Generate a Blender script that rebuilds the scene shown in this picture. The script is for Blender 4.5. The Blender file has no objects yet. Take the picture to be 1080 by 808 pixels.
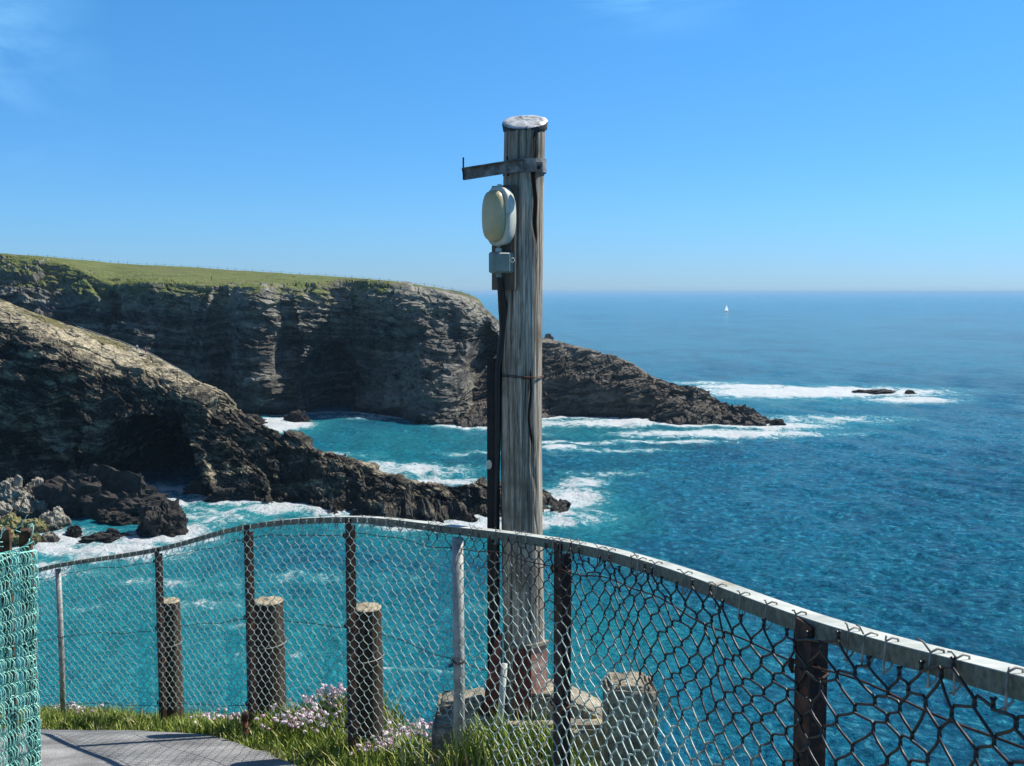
import bpy, math, random
import numpy as np
from mathutils import Vector, Matrix
random.seed(7); RNG = np.random.default_rng(7)
S = bpy.context.scene
COL = S.collection
H = 60.0            # eye height over the sea
F = 1150.0; TH = math.atan(96/1150.0); CT, ST = math.cos(TH), math.sin(TH)
PI = math.pi

# ---------------------------------------------------------------- camera mapping (photo pixel + distance -> place)
def P(px, py, d):
    a = (px-540)/F; b = (404-py)/F
    y = CT+b*ST; z = -ST+b*CT
    k = d/y
    return Vector((a*k, d, H+z*k))
def seaP(px, py, z0=0.0):
    b = (404-py)/F; a = (px-540)/F
    y = CT+b*ST; z = -ST+b*CT
    k = (z0-H)/z
    return Vector((a*k, y*k, z0))

# ---------------------------------------------------------------- numpy noise
def _h(ix, iy, iz, k):
    with np.errstate(over='ignore'):
        h = (ix.astype(np.int64)*374761393 + iy.astype(np.int64)*668265263 + iz.astype(np.int64)*2147483647 + k*1274126177) & 0xffffffff
        h = ((h ^ (h >> 13))*1274126177) & 0xffffffff
        h = ((h ^ (h >> 16))*2246822519) & 0xffffffff
        h = h ^ (h >> 15)
    return (h & 0xffffff)/float(0x1000000)
def vnoise(p, seed=0):
    i = np.floor(p); f = p-i; u = f*f*f*(f*(f*6-15)+10)
    i = i.astype(np.int64); r = 0
    for dx in (0, 1):
        for dy in (0, 1):
            for dz in (0, 1):
                w = (u[..., 0] if dx else 1-u[..., 0])*(u[..., 1] if dy else 1-u[..., 1])*(u[..., 2] if dz else 1-u[..., 2])
                ix, iy, iz = i[..., 0]+dx, i[..., 1]+dy, i[..., 2]+dz
                g = ((_h(ix, iy, iz, seed)-.5)*(f[..., 0]-dx)+(_h(ix, iy, iz, seed+101)-.5)*(f[..., 1]-dy)+(_h(ix, iy, iz, seed+202)-.5)*(f[..., 2]-dz))
                r = r+w*g
    return r*2.6
def fbm(p, o=4, seed=0, ridged=False):
    r = 0; a = 1; t = 0
    for k in range(o):
        n = vnoise(p*(2.03**k)+k*17.3, seed+k)
        if ridged: n = 1-2*np.abs(n)
        r = r+a*n; t += a; a *= .5
    return r/t
def chunk(p, sc, seed, b=0.6):
    q = p/np.array(sc); c = np.floor(q).astype(np.int64)
    best = np.full(q.shape[:-1], 9e9); hid = np.zeros_like(best); dot = np.zeros_like(best)
    for dx in (-1, 0, 1):
        for dy in (-1, 0, 1):
            for dz in (-1, 0, 1):
                ix, iy, iz = c[..., 0]+dx, c[..., 1]+dy, c[..., 2]+dz
                vx = q[..., 0]-ix-_h(ix, iy, iz, seed); vy = q[..., 1]-iy-_h(ix, iy, iz, seed+1); vz = q[..., 2]-iz-_h(ix, iy, iz, seed+2)
                d2 = vx*vx+vy*vy+vz*vz
                m = d2 < best
                best = np.where(m, d2, best)
                hid = np.where(m, _h(ix, iy, iz, seed+3), hid)
                dd = vx*(_h(ix, iy, iz, seed+4)-.5)+vy*(_h(ix, iy, iz, seed+5)-.5)+vz*(_h(ix, iy, iz, seed+6)-.5)
                dot = np.where(m, dd, dot)
    return (hid-.5)*2+dot*2*b

# ---------------------------------------------------------------- mesh helpers
def link(o, parent=None):
    COL.objects.link(o)
    if parent: o.parent = parent
    return o
def tag(o, label=None, cat=None, group=None, kind=None):
    if label: o['label'] = label
    if cat: o['category'] = cat
    if group: o['group'] = group
    if kind: o['kind'] = kind
    return o
def empty(name, loc=(0, 0, 0), rz=0):
    o = bpy.data.objects.new(name, None); COL.objects.link(o); o.location = loc; o.rotation_euler = (0, 0, rz)
    o.empty_display_size = .1
    return o
def raw_mesh(name, V, Fc, smooth=False, attrs=None):
    V = np.asarray(V, dtype=np.float32).reshape(-1, 3); n = len(V)
    me = bpy.data.meshes.new(name)
    if isinstance(Fc, np.ndarray):
        k = Fc.shape[1]; m = len(Fc)
        me.vertices.add(n); me.vertices.foreach_set('co', V.ravel())
        me.loops.add(m*k); me.loops.foreach_set('vertex_index', Fc.astype(np.int32).ravel())
        me.polygons.add(m); me.polygons.foreach_set('loop_start', np.arange(0, m*k, k, dtype=np.int32))
        try: me.polygons.foreach_set('loop_total', np.full(m, k, dtype=np.int32))
        except Exception: pass
        me.update(calc_edges=True)
    else:
        me.from_pydata(V.tolist(), [], Fc); me.update()
    me.polygons.foreach_set('use_smooth', [smooth]*len(me.polygons))
    for k, a in (attrs or {}).items():
        at = me.attributes.new(k, 'FLOAT', 'POINT'); at.data.foreach_set('value', np.asarray(a, dtype=np.float32).ravel())
    return me
def grid_faces(nv, nu, wrap=False):
    i = np.arange(nv-1)[:, None]; j = np.arange(nu if wrap else nu-1)[None, :]
    j2 = (j+1) % nu
    a = i*nu+j; b = i*nu+j2; c = (i+1)*nu+j2; d = (i+1)*nu+j
    return np.stack([a, b, c, d], -1).reshape(-1, 4)
class MB:
    def __init__(s): s.v = []; s.f = []; s.a = []
    def add(s, vs, fs, a=0.0):
        n = len(s.v); s.v += [tuple(v) for v in vs]; s.f += [tuple(i+n for i in f) for f in fs]
        s.a += (list(a) if hasattr(a, '__len__') else [a]*len(vs)); return s
    def box(s, c, size, rot=None, a=0.0, bev=0.0):
        sx, sy, sz = [q/2 for q in size]; c = Vector(c)
        vs = []
        if bev:
            e = bev
            for (z, k) in ((-sz, 1), (-sz+e, 0), (sz-e, 0), (sz, 1)):
                o = e if k else 0
                for (x, y) in ((-sx+e, -sy+o), (sx-e, -sy+o), (sx-o, -sy+e), (sx-o, sy-e), (sx-e, sy-o), (-sx+e, sy-o), (-sx+o, sy-e), (-sx+o, -sy+e)):
                    vs.append(Vector((x, y, z)))
            fs = [tuple(range(7, -1, -1)), tuple(range(24, 32))]
            for r in range(3):
                for k in range(8): fs.append((r*8+k, r*8+(k+1) % 8, r*8+8+(k+1) % 8, r*8+8+k))
        else:
            for z in (-sz, sz):
                for (x, y) in ((-sx, -sy), (sx, -sy), (sx, sy), (-sx, sy)): vs.append(Vector((x, y, z)))
            fs = [(3, 2, 1, 0), (4, 5, 6, 7), (0, 1, 5, 4), (1, 2, 6, 5), (2, 3, 7, 6), (3, 0, 4, 7)]
        if rot is not None: vs = [rot @ v for v in vs]
        return s.add([v+c for v in vs], fs, a)
    def prism(s, pts, off, a=0.0):     # polygon (3D points) pushed by vector off
        n = len(pts); off = Vector(off)
        vs = [Vector(p) for p in pts]+[Vector(p)+off for p in pts]
        fs = [tuple(range(n-1, -1, -1)), tuple(range(n, 2*n))]+[(i, (i+1) % n, n+(i+1) % n, n+i) for i in range(n)]
        return s.add(vs, fs, a)
    def tube(s, pts, r, n=6, a=0.0, caps=True):
        pts = [Vector(p) for p in pts]; m = len(pts); vs = []; up = None; av = []
        for i, p in enumerate(pts):
            t = (pts[min(i+1, m-1)]-pts[max(i-1, 0)])
            if t.length < 1e-9: t = Vector((0, 0, 1))
            t.normalize()
            if up is None:
                up = Vector((0, 0, 1)) if abs(t.z) < .9 else Vector((1, 0, 0))
            u = up-t*up.dot(t)
            if u.length < 1e-6: u = t.orthogonal()
            u.normalize(); w = t.cross(u); up = u
            rr = r[i] if hasattr(r, '__len__') else r
            for k in range(n):
                an = 2*PI*k/n; vs.append(p+(u*math.cos(an)+w*math.sin(an))*rr)
            av += [a[i] if hasattr(a, '__len__') else a]*n
        fs = [(i*n+k, i*n+(k+1) % n, (i+1)*n+(k+1) % n, (i+1)*n+k) for i in range(m-1) for k in range(n)]
        if caps: fs += [tuple(range(n-1, -1, -1)), tuple(range((m-1)*n, m*n))]
        return s.add(vs, fs, av)
    def build(s, name, mat, parent=None, smooth=False, loc=None):
        vs = s.v
        if loc is not None: vs = [(v[0]-loc[0], v[1]-loc[1], v[2]-loc[2]) for v in vs]
        me = raw_mesh(name, vs, s.f, smooth, {'k': s.a})
        me.materials.append(mat)
        o = bpy.data.objects.new(name, me)
        if loc is not None and not parent: o.location = loc
        return link(o, parent)
def mesh_obj(name, me, mat, parent=None):
    me.materials.append(mat); return link(bpy.data.objects.new(name, me), parent)

# ---------------------------------------------------------------- material helpers
class NT:
    def __init__(s, name, world=False):
        if world: s.m = None; s.t = name.node_tree
        else:
            s.m = bpy.data.materials.new(name); s.m.use_nodes = True; s.t = s.m.node_tree
        s.n = s.t.nodes; s.n.clear()
    def nd(s, typ, props=None, **ins):
        x = s.n.new(typ)
        for k, v in (props or {}).items(): setattr(x, k, v)
        for k, v in ins.items():
            key = int(k[1:]) if k[0] == '_' and k[1:].isdigit() else k.replace('_', ' ')
            s.set(x.inputs[key], v)
        return x
    def set(s, inp, v):
        if hasattr(v, 'links') or isinstance(v, bpy.types.NodeSocket): s.t.links.new(v, inp)
        elif isinstance(v, bpy.types.Node): s.t.links.new(v.outputs[0], inp)
        elif isinstance(v, tuple) and len(v) == 3 and inp.type == 'RGBA': inp.default_value = (*v, 1)
        else: inp.default_value = v
    def coord(s, kind='Object'): return s.nd('ShaderNodeTexCoord').outputs[kind]
    def map(s, vec, scale=(1, 1, 1), rot=(0, 0, 0), loc=(0, 0, 0)): return s.nd('ShaderNodeMapping', Vector=vec, Scale=scale, Rotation=rot, Location=loc).outputs[0]
    def noise(s, vec, scale, detail=4, rough=.55, dist=0, typ='FBM'):
        x = s.nd('ShaderNodeTexNoise', Vector=vec, Scale=scale, Detail=detail, Roughness=rough, Distortion=dist); x.noise_type = typ; return x.outputs[0]
    def vor(s, vec, scale, feature='F1', rand=1.0): return s.nd('ShaderNodeTexVoronoi', dict(feature=feature), Vector=vec, Scale=scale, Randomness=rand).outputs[0]
    def ramp(s, f, pts, interp='LINEAR'):
        x = s.nd('ShaderNodeValToRGB', Fac=f); r = x.color_ramp; r.interpolation = interp
        while len(r.elements) < len(pts): r.elements.new(.5)
        for e, (p, c) in zip(r.elements, pts):
            e.position = p; e.color = (*c, 1) if isinstance(c, tuple) else (c, c, c, 1)
        return x.outputs[0]
    def math(s, op, a, b=0.0, clamp=False):
        x = s.nd('ShaderNodeMath', dict(operation=op, use_clamp=clamp)); s.set(x.inputs[0], a); s.set(x.inputs[1], b); return x.outputs[0]
    def rng(s, v, a, b, c=0.0, d=1.0):
        return s.nd('ShaderNodeMapRange', Value=v, From_Min=a, From_Max=b, To_Min=c, To_Max=d).outputs[0]
    def mix(s, f, a, b, mode='MIX'):
        x = s.nd('ShaderNodeMix', dict(data_type='RGBA', blend_type=mode)); s.set(x.inputs[0], f); s.set(x.inputs[6], a); s.set(x.inputs[7], b); return x.outputs[2]
    def attr(s, name): return s.nd('ShaderNodeAttribute', dict(attribute_name=name)).outputs['Fac']
    def bump(s, h, strength=.5, dist=.01, normal=None):
        x = s.nd('ShaderNodeBump', Height=h, Strength=strength, Distance=dist)
        if normal is not None: s.set(x.inputs['Normal'], normal)
        return x.outputs[0]
    def sepz(s, vec, i=2): return s.nd('ShaderNodeSeparateXYZ', _0=vec).outputs[i]
    def out(s, base, rough=.8, normal=None, metal=0.0, spec=.5, **kw):
        b = s.nd('ShaderNodeBsdfPrincipled', Base_Color=base, Roughness=rough, Metallic=metal)
        s.set(b.inputs['Specular IOR Level'], spec)
        if normal is not None: s.set(b.inputs['Normal'], normal)
        for k, v in kw.items(): s.set(b.inputs[k.replace('_', ' ')], v)
        o = s.nd('ShaderNodeOutputMaterial'); s.t.links.new(b.outputs[0], o.inputs[0]); return s.m

def simple(name, c1, c2, scale=30, rough=.7, metal=0, bump=.3, dist=.002, c3=None):
    n = NT(name); co = n.coord()
    f = n.noise(co, scale, 6, .65)
    c = n.mix(n.rng(f, .35, .65), c1, c2)
    if c3: c = n.mix(n.rng(n.noise(co, scale*.37, 5, .7, .4), .55, .66), c, c3)
    return n.out(c, rough, n.bump(f, bump, dist), metal)

def rock_mat(name, dark, mid, pale, band=(.02, .02, .35), tiltx=0.1, bsc=.35, wet=5.0, grass=None, fine=1.0):
    n = NT(name); co = n.coord('Object')
    warp = n.noise(co, .035, 3, .5)
    wco = n.nd('ShaderNodeVectorMath', dict(operation='MULTIPLY_ADD')); n.set(wco.inputs[0], co); n.set(wco.inputs[1], (1, 1, 1))
    ww = n.nd('ShaderNodeCombineXYZ', _2=n.math('MULTIPLY', warp, 14.0)); n.set(wco.inputs[2], ww.outputs[0])
    b = n.noise(n.map(wco.outputs[0], band, (0, tiltx, 0)), 1.0, 7, .62)
    a = n.noise(co, .12*fine, 8, .68, .5)
    c = n.noise(co, .7*fine, 6, .7)
    v = n.vor(n.map(co, (1, 1, 1.8), (0, .4, 0)), .35*fine, 'DISTANCE_TO_EDGE')
    f = n.math('ADD', n.math('MULTIPLY', a, .36), n.math('ADD', n.math('MULTIPLY', b, .46), n.math('MULTIPLY', c, .18)))
    col = n.ramp(f, [(.42, dark), (.5, mid), (.58, tuple(.5*x+.5*y for x, y in zip(mid, pale)))])
    pk = n.math('MULTIPLY', n.attr('pale'), n.rng(n.noise(co, .20*fine, 9, .78), .40, .56))
    col = n.mix(pk, col, n.mix(n.rng(c, .35, .65), pale, tuple(x*.55 for x in pale)))
    col = n.mix(n.math('MULTIPLY', n.rng(v, .05, 0), .25), col, tuple(x*.45 for x in dark))
    if grass:
        g = n.mix(n.rng(n.noise(co, .08, 6, .7), .38, .62), grass[0], grass[1])
        g = n.mix(n.rng(n.noise(co, .5, 5, .7), .5, .75), g, grass[2])
        gk = n.math('ADD', n.attr('grass'), n.math('MULTIPLY', n.math('SUBTRACT', n.noise(co, .12, 6, .7), .5), 1.6))
        nz = n.sepz(n.nd('ShaderNodeNewGeometry').outputs['Normal'])
        g = n.mix(n.rng(n.noise(co, .035, 7, .75), .54, .64), g, tuple(.6*q for q in grass[2]))
        gk = n.math('MULTIPLY', n.rng(gk, .45, .6), n.rng(nz, .25, .55))
        col = n.mix(gk, col, g)
    z = n.sepz(co)
    wk = n.rng(n.math('ADD', z, n.math('MULTIPLY', n.noise(co, .2, 4), -6.0)), wet-3, wet-6.5)
    col = n.mix(n.math('MULTIPLY', wk, .8), col, (.018, .016, .014))
    bp = n.bump(n.math('ADD', n.math('ADD', c, n.math('MULTIPLY', b, 1.5)), n.math('MULTIPLY', n.rng(v, 0, .12), .2)), .9, .7)
    return n.out(col, n.rng(wk, 0, 1, .85, .4), bp, spec=.25)

# ---------------------------------------------------------------- render, sun, sky
EL, AZ = math.radians(49), math.radians(26)
SUN = Vector((math.cos(EL)*math.cos(AZ), math.cos(EL)*math.sin(AZ), math.sin(EL)))
ld = bpy.data.lights.new('sun', 'SUN'); ld.energy = 5.0; ld.angle = math.radians(.5); ld.color = (1, .955, .88)
lo = bpy.data.objects.new('sun', ld); COL.objects.link(lo); lo.rotation_euler = SUN.to_track_quat('Z', 'Y').to_euler(); lo.location = (20, 10, 90)
W = bpy.data.worlds.new('World'); S.world = W; W.use_nodes = True
n = NT(W, True)
sky = n.nd('ShaderNodeTexSky', dict(sky_type='NISHITA', sun_disc=False, sun_elevation=EL, sun_rotation=math.atan2(SUN.x, SUN.y), altitude=800, air_density=1.0, dust_density=0.0, ozone_density=1.2))
hs = n.nd('ShaderNodeHueSaturation', Saturation=1.1, Value=1.0, Color=sky.outputs[0])
gc = n.coord('Generated')
cl = n.noise(n.map(gc, (3, 3, 7)), 1.3, 7, .62, .9)
sx = n.sepz(gc, 0); sz = n.sepz(gc, 2)
cm = n.rng(cl, .45, .75)
leftk = n.math('MULTIPLY', n.rng(sx, -.33, -.45), n.math('MULTIPLY', n.rng(sz, .07, .16), n.rng(sz, .30, .2)))
midk = n.math('MULTIPLY', n.rng(n.math('ABSOLUTE', n.math('SUBTRACT', sx, .11)), .10, .0), n.rng(sz, .215, .25))
ck = n.math('MULTIPLY', cm, n.math('MULTIPLY', n.math('ADD', n.math('MULTIPLY', leftk, 1.3), midk), .75), True)
skc = n.mix(ck, hs.outputs[0], (7.0, 7.4, 8.0))
skc = n.mix(1.0, skc, n.ramp(sz, [(0, (.38, .62, 1.20)), (.07, (.41, .79, 1.27)), (.26, (.47, 1.06, 1.45)), (.6, (.9, .95, 1))]), 'MULTIPLY')
bg = n.nd('ShaderNodeBackground', Color=skc, Strength=.075)
ow = n.nd('ShaderNodeOutputWorld'); n.t.links.new(bg.outputs[0], ow.inputs[0])
S.render.engine = 'CYCLES'
S.view_settings.view_transform = 'Standard'; S.view_settings.look = 'None'; S.view_settings.exposure = 0.55; S.view_settings.gamma = 1
S.cycles.volume_bounces = 0; S.cycles.max_bounces = 5
cam = bpy.data.cameras.new('camera'); co = bpy.data.objects.new('camera', cam); COL.objects.link(co); S.camera = co
co.location = (0, 0, H); co.rotation_euler = (PI/2-TH, 0, 0)
cam.sensor_width = 36; cam.lens = 36*F/1080; cam.clip_start = .05; cam.clip_end = 200000
S.render.resolution_x = 1024; S.render.resolution_y = 766

# haze: one closed box of even air
hz = MB().box((0, 0, 40), (150000, 150000, 92))
n = NT('sea_air')
pv = n.nd('ShaderNodeVolumePrincipled', Color=(.42, .70, .95), Density=.00004, Anisotropy=0.0)
om = n.nd('ShaderNodeOutputMaterial'); n.t.links.new(pv.outputs[0], om.inputs['Volume'])
tag(hz.build('haze', n.m), kind='stuff')

# ---------------------------------------------------------------- lofted rock masses
def catmull(A, t):
    n_ = len(A); i = np.clip(np.floor(t).astype(int), 0, n_-2); f = (t-i)[:, None, None]
    p0 = A[np.clip(i-1, 0, n_-1)]; p1 = A[i]; p2 = A[i+1]; p3 = A[np.clip(i+2, 0, n_-1)]
    return .5*((2*p1)+(-p0+p2)*f+(2*p0-5*p1+4*p2-p3)*f*f+(-p0+3*p1-3*p2+p3)*f**3)
def loft(cols, du, rows):
    """cols: list of columns of K world points; rows: samples per span; returns smooth grid [nv,nu,3] and v coordinate"""
    A = np.array([[tuple(p) for p in c] for c in cols], dtype=float)
    seg = np.linalg.norm(A[1:, :, :2].mean(1)-A[:-1, :, :2].mean(1), axis=1)
    t = np.concatenate([np.linspace(i, i+1, max(2, int(s/du)), endpoint=False) for i, s in enumerate(seg)]+[[len(cols)-1.0]])
    B = catmull(A, np.minimum(t, len(cols)-1-1e-6))           # [nu,K,3]
    B = .5*B+.5*np.stack([np.stack([np.interp(t, np.arange(len(cols)), A[:, k, c]) for c in range(3)], -1) for k in range(A.shape[1])], 1)
    vt = np.concatenate([np.linspace(i, i+1, r, endpoint=False) for i, r in enumerate(rows)]+[[len(rows)*1.0]])
    k0 = np.clip(np.floor(vt).astype(int), 0, A.shape[1]-2); f = (vt-k0)[:, None, None]
    C = B.transpose(1, 0, 2)
    G = C[k0]*(1-f)+C[k0+1]*f
    # round the breaks between spans
    for _ in range(3):
        G[1:-1] = .25*G[:-2]+.5*G[1:-1]+.25*G[2:]
    return G, vt
def normals(G):
    du = np.gradient(G, axis=1); dv = np.gradient(G, axis=0)
    N = np.cross(du, dv); N /= np.linalg.norm(N, axis=-1, keepdims=True)+1e-9
    return N

SEAC = -3.0
def sea(px, py): return seaP(px, py)
# --- far cliff: columns = (px, skyline y,d, rim y,d, ledge y,d, foot y)
far = [(-160, 258, 700, 290, 575, 350, 556, 437), (-60, 264, 640, 268, 600, 345, 556, 437), (0, 268, 640, 271, 600, 335, 562, 437), (50, 271, 650, 276, 596, 335, 560, 436),
       (85, 274, 670, 286, 578, 345, 552, 436), (120, 277, 690, 301, 556, 350, 546, 436), (160, 279.5, 690, 299, 552, 352, 540, 436), (200, 281.5, 690, 300, 552, 352, 541, 436), (250, 285, 685, 303, 550, 352, 538, 436),
       (300, 288, 675, 304, 552, 355, 540, 437), (345, 291, 660, 301, 562, 360, 556, 434), (375, 293, 645, 299, 564, 360, 558, 434), (405, 296, 630, 300, 560, 360, 545, 438), (440, 300.5, 610, 305, 555, 365, 538, 443), (470, 305, 600, 310, 556, 370, 542, 446),
       (492, 310, 590, 316, 560, 372, 552, 444), (504, 315, 582, 324, 566, 375, 566, 438), (511, 325, 580, 334, 570, 380, 572, 436), (522, 335, 582, 344, 576, 385, 578, 434), (530, 343, 586, 352, 582, 390, 584, 432), (545, 352, 600, 362, 598, 395, 598, 430), (556, 372, 640, 385, 640, 400, 640, 428)]
cols = []
for (px, sy, sd, ry, rd, ly, ld_, fy) in far:
    rd = (ld_+5 if 100 < px < 480 else rd); sk = P(px, sy, sd); rm = P(px, ry, rd); lg = P(px, ly, ld_); ft = sea(px, fy)
    back = Vector((sk.x*1.25, sk.y+170, sk.z-6)); back2 = Vector((back.x, back.y+60, -6))
    under = Vector((ft.x, ft.y-3, -7))
    cols.append([back2, back, sk, rm, lg, ft, under])
G, vt = loft(cols, .5, [4, 14, 50, 70, 120, 5])
def rock_displace(G, vt, wv, sc=1.0, tilt=.12, seed=1, strata=1.0, amp=1.0, extra=None):
    N = normals(G); 
    if np.mean(N[len(N)//2, :, 1]) > 0: N = -N
    w = np.interp(vt, wv[0], wv[1])[:, None]
    if extra is not None: w = w+extra(G, vt)
    X = G.copy()
    wz = 6*fbm(G/60., 3, seed+50)
    q = np.stack([G[..., 0]+tilt*3*wz, G[..., 1], G[..., 2]+tilt*G[..., 0]+wz], -1)
    D = 5.5*sc*fbm(G/(42.*sc), 4, seed, True)
    D = D+3.2*sc*chunk(q, (22*sc, 22*sc, 13*sc), seed+7, .9)
    D = D+1.6*sc*chunk(q, (9*sc, 9*sc, 4.5*sc), seed+17, .9)
    D = D+.75*sc*chunk(q, (4*sc, 4*sc, 1.8*sc), seed+27, .9)
    D = D+.35*sc*chunk(q, (1.7*sc, 1.7*sc, .9*sc), seed+37, .8)
    st = q[..., 2]/3.1+.35*fbm(q/9., 3, seed+70); fr = st-np.floor(st); ok = np.clip(.5+1.3*fbm(G/26., 3, seed+71), 0, 1)
    D = D+strata*1.5*ok*(np.clip(1.25*(1-fr), 0, 1)-.5)
    D = D+strata*.8*fbm(q*np.array([.02, .02, .55]), 4, seed+60)
    X = X+N*(D*w*amp)[..., None]
    return X, D
w = ([0, 1, 2, 2.6, 3, 3.3, 5, 6], [.0, .05, .05, .07, .32, 1, 1, .6])
X, D = rock_displace(G, vt, w, 1.15, .16, 11, 1.3, .85)
# overhung hollows and gullies, pushed back into the face
def hollow(X, blobs):
    for (px, py, rx, ry, dep, d0) in blobs:
        c = P(px, py, d0); k = d0/F
        e = ((X[..., 0]-c.x)/(rx*k))**2+((X[..., 2]-c.z)/(ry*k))**2
        nz = 1+.5*fbm(X/9., 3, int(px))
        X[..., 1] += np.where(X[..., 1] < d0+90, 1, 0)*dep*np.clip(1.15-e*nz, 0, 1)**((.4 if dep > 20 else .6) if dep > 0 else 1.0)
    return X
rows_face = (vt > 2.8)[:, None, None]
Xh = hollow(X.copy(), [(347, 408, 26, 44, 32, 545), (390, 385, 60, 60, 5, 545), (512, 385, 17, 42, 24, 566), (190, 380, 22, 60, 8, 541), (120, 345, 10, 40, 8, 546), (275, 350, 24, 90, -10, 545), (462, 395, 30, 55, -11, 545), (415, 330, 40, 40, -6, 550), (495, 345, 14, 30, -7, 560), (232, 360, 14, 60, 9, 541), (305, 380, 12, 60, 8, 540)])
X = np.where(rows_face, Xh, X)
vv = np.broadcast_to(vt[:, None], X.shape[:2])
grass = np.clip(1.05-np.abs(vv-2.2)*.55, 0, 1)*np.interp(X[..., 0], [-330, -300, -262, -60, -45], [.28, .36, 1, 1, .55])
grass = np.where(vv < 2.05, np.interp(X[..., 0], [-345, -310, -60, -30], [.4, 1, 1, .6]), grass)
grass = grass+np.where((vv > 2.9) & (vv < 3.6), np.interp(X[..., 0], [-290, -250, -150], [.30, .38, .0]), 0)
pale = np.clip(1-np.abs(vv-3.1)*1.4, 0, 1)*.9+np.clip(1-np.abs(X[..., 0]+52)/26, 0, 1)*np.clip((42-X[..., 2])/30, 0, 1)*.75+.12
M_FAR = rock_mat('far_cliff_rock', (.012, .011, .010), (.068, .066, .058), (.38, .355, .29), (.012, .012, .42), .16, wet=5, grass=((.07, .10, .018), (.125, .145, .035), (.20, .18, .08)))
me = raw_mesh('far_cliff', X, grid_faces(*X.shape[:2]), False, {'grass': grass, 'pale': pale})
tag(mesh_obj('far_cliff', me, M_FAR), kind='structure')
FAR_SKY = X[int(np.argmin(np.abs(vt-2.0)))]

# --- low promontory running out from the cliff end
pr = [(440, 447, 530, 450, 522, 446), (468, 440, 535, 443, 527, 449), (482, 424, 545, 432, 535, 450), (500, 402, 552, 425, 536, 450), (516, 382, 560, 418, 537, 450), (535, 366, 566, 412, 534, 448), (573, 357, 566, 400, 535, 441), (592, 360, 562, 400, 532, 440),
      (620, 368, 556, 402, 528, 440), (650, 376, 550, 405, 524, 441), (672, 386, 545, 410, 521, 443), (690, 398, 540, 414, 518, 446), (712, 407, 535, 420, 515, 448), (738, 413, 530, 426, 514, 448), (752, 420, 527, 432, 514, 448), (772, 429, 523, 437, 513, 449), (796, 435, 520, 442, 512, 450), (810, 441, 516, 446, 511, 450), (818, 449, 511, 452, 509, 453)]
cols = []
for (px, sy, sd, my, md, fy) in pr:
    md_ = P(px, my, md); sk = P(px, sy, sd)
    for _ in range(3): sk = P(px, sy, max(sd-5, md+1.35*max(sk.z-md_.z, 1)))
    ft = sea(px, fy)
    bk = Vector((sk.x+6, sk.y+34, -6)); un = Vector((ft.x, ft.y-3, -7))
    cols.append([bk, sk, md_, ft, un])
G, vt = loft(cols, .42, [26, 90, 70, 5])
X, D = rock_displace(G, vt, ([0, .9, 1, 1.25, 4], [.4, .2, .15, .9, .9]), .62, -.28, 31, 1.2, .85)
pale = np.clip(1.2-np.abs(np.broadcast_to(vt[:, None], X.shape[:2])-1.1)*2.2, 0, 1)*np.interp(X[..., 0], [0, 60, 90], [.95, .8, .3])+.15
M_PRO = rock_mat('promontory_rock', (.018, .015, .012), (.062, .050, .038), (.32, .28, .22), (.03, .03, .5), -.3, wet=4.0)
me = raw_mesh('promontory', X, grid_faces(*X.shape[:2]), False, {'grass': np.zeros(X.shape[:2]), 'pale': pale})
tag(mesh_obj('promontory', me, M_PRO), kind='structure')

# --- near headland with the sea cave
nr = [(-130, 268, 372, 330, 348, 430, 326, 515), (-60, 294, 366, 325, 345, 432, 326, 518), (0, 315, 360, 343, 345, 440, 327, 520), (30, 328, 357, 354, 342, 440, 324, 519), (60, 338, 354, 368, 340, 445, 322, 518), (100, 351, 350, 388, 340, 440, 328, 514), (130, 361, 347, 398, 340, 435, 331, 512), (155, 371, 345, 402, 340, 440, 331, 512),
      (175, 382, 342, 408, 338, 445, 329, 514), (198, 395, 340, 415, 336, 452, 326, 517), (211, 405, 338, 422, 334, 458, 324, 520), (232, 414, 336, 440, 331, 472, 321, 523), (250, 433, 334, 455, 329, 484, 319, 526), (275, 449, 331, 468, 326, 493, 316, 529), (305, 460, 328, 480, 322, 502, 312, 532),
      (335, 474, 323, 490, 317, 510, 308, 538), (368, 487, 317, 503, 311, 522, 302, 546), (400, 500, 311, 512, 306, 530, 298, 550), (430, 510, 306, 520, 302, 534, 298, 550), (460, 513, 304, 522, 301, 534, 299, 548), (500, 512.5, 305, 522, 302, 533, 300, 545), (545, 517, 304, 525, 302, 533, 301, 542), (575, 522, 304, 528, 302, 534, 301, 540), (590, 532, 303, 536, 301, 539, 300, 541), (597, 541, 300, 542, 299, 543, 298, 544)]
cols = []
for (px, sy, sd, by, bd, my, md, fy) in nr:
    br = P(px, by, bd); sk = P(px, sy, sd)
    for _ in range(3): sk = P(px, sy, max(sd-2, bd+min(1.9, .6+.05*max(br.z, 1))*max(sk.z-br.z, 1)))
    m_ = P(px, my, md+(5 if px <= 232 else 1.5)); ft = sea(px, fy)
    bk = Vector((sk.x+3, sk.y+18+sk.z*.5, -6)); un = Vector((ft.x, ft.y-3, -7))
    cols.append([bk, sk, br, m_, ft, un])
G, vt = loft(cols, .27, [30, 110, 110, 130, 5])
X, D = rock_displace(G, vt, ([0, .9, 1, 1.15, 1.7, 2.0, 2.2, 5], [.4, .10, .07, .15, .32, .8, 1.1, 1.1]), .62, .45, 71, .9, .95,
    lambda G, vt: np.interp(G[..., 0], [-100, -90, 0, 12], [0, 1, 1, .4])*np.interp(vt, [.5, .9, 1, 1.7, 2.2], [.3, .45, .55, .6, .2])[:, None])
m = (vt > 1.3)[:, None, None]
Xh = hollow(X.copy(), [(155, 500, 58, 62, 42, 329), (22, 470, 20, 30, 8, 325), (20, 500, 40, 40, 6, 325), (60, 470, 18, 50, 6, 325)])
X = np.where(m, Xh, X)
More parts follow.
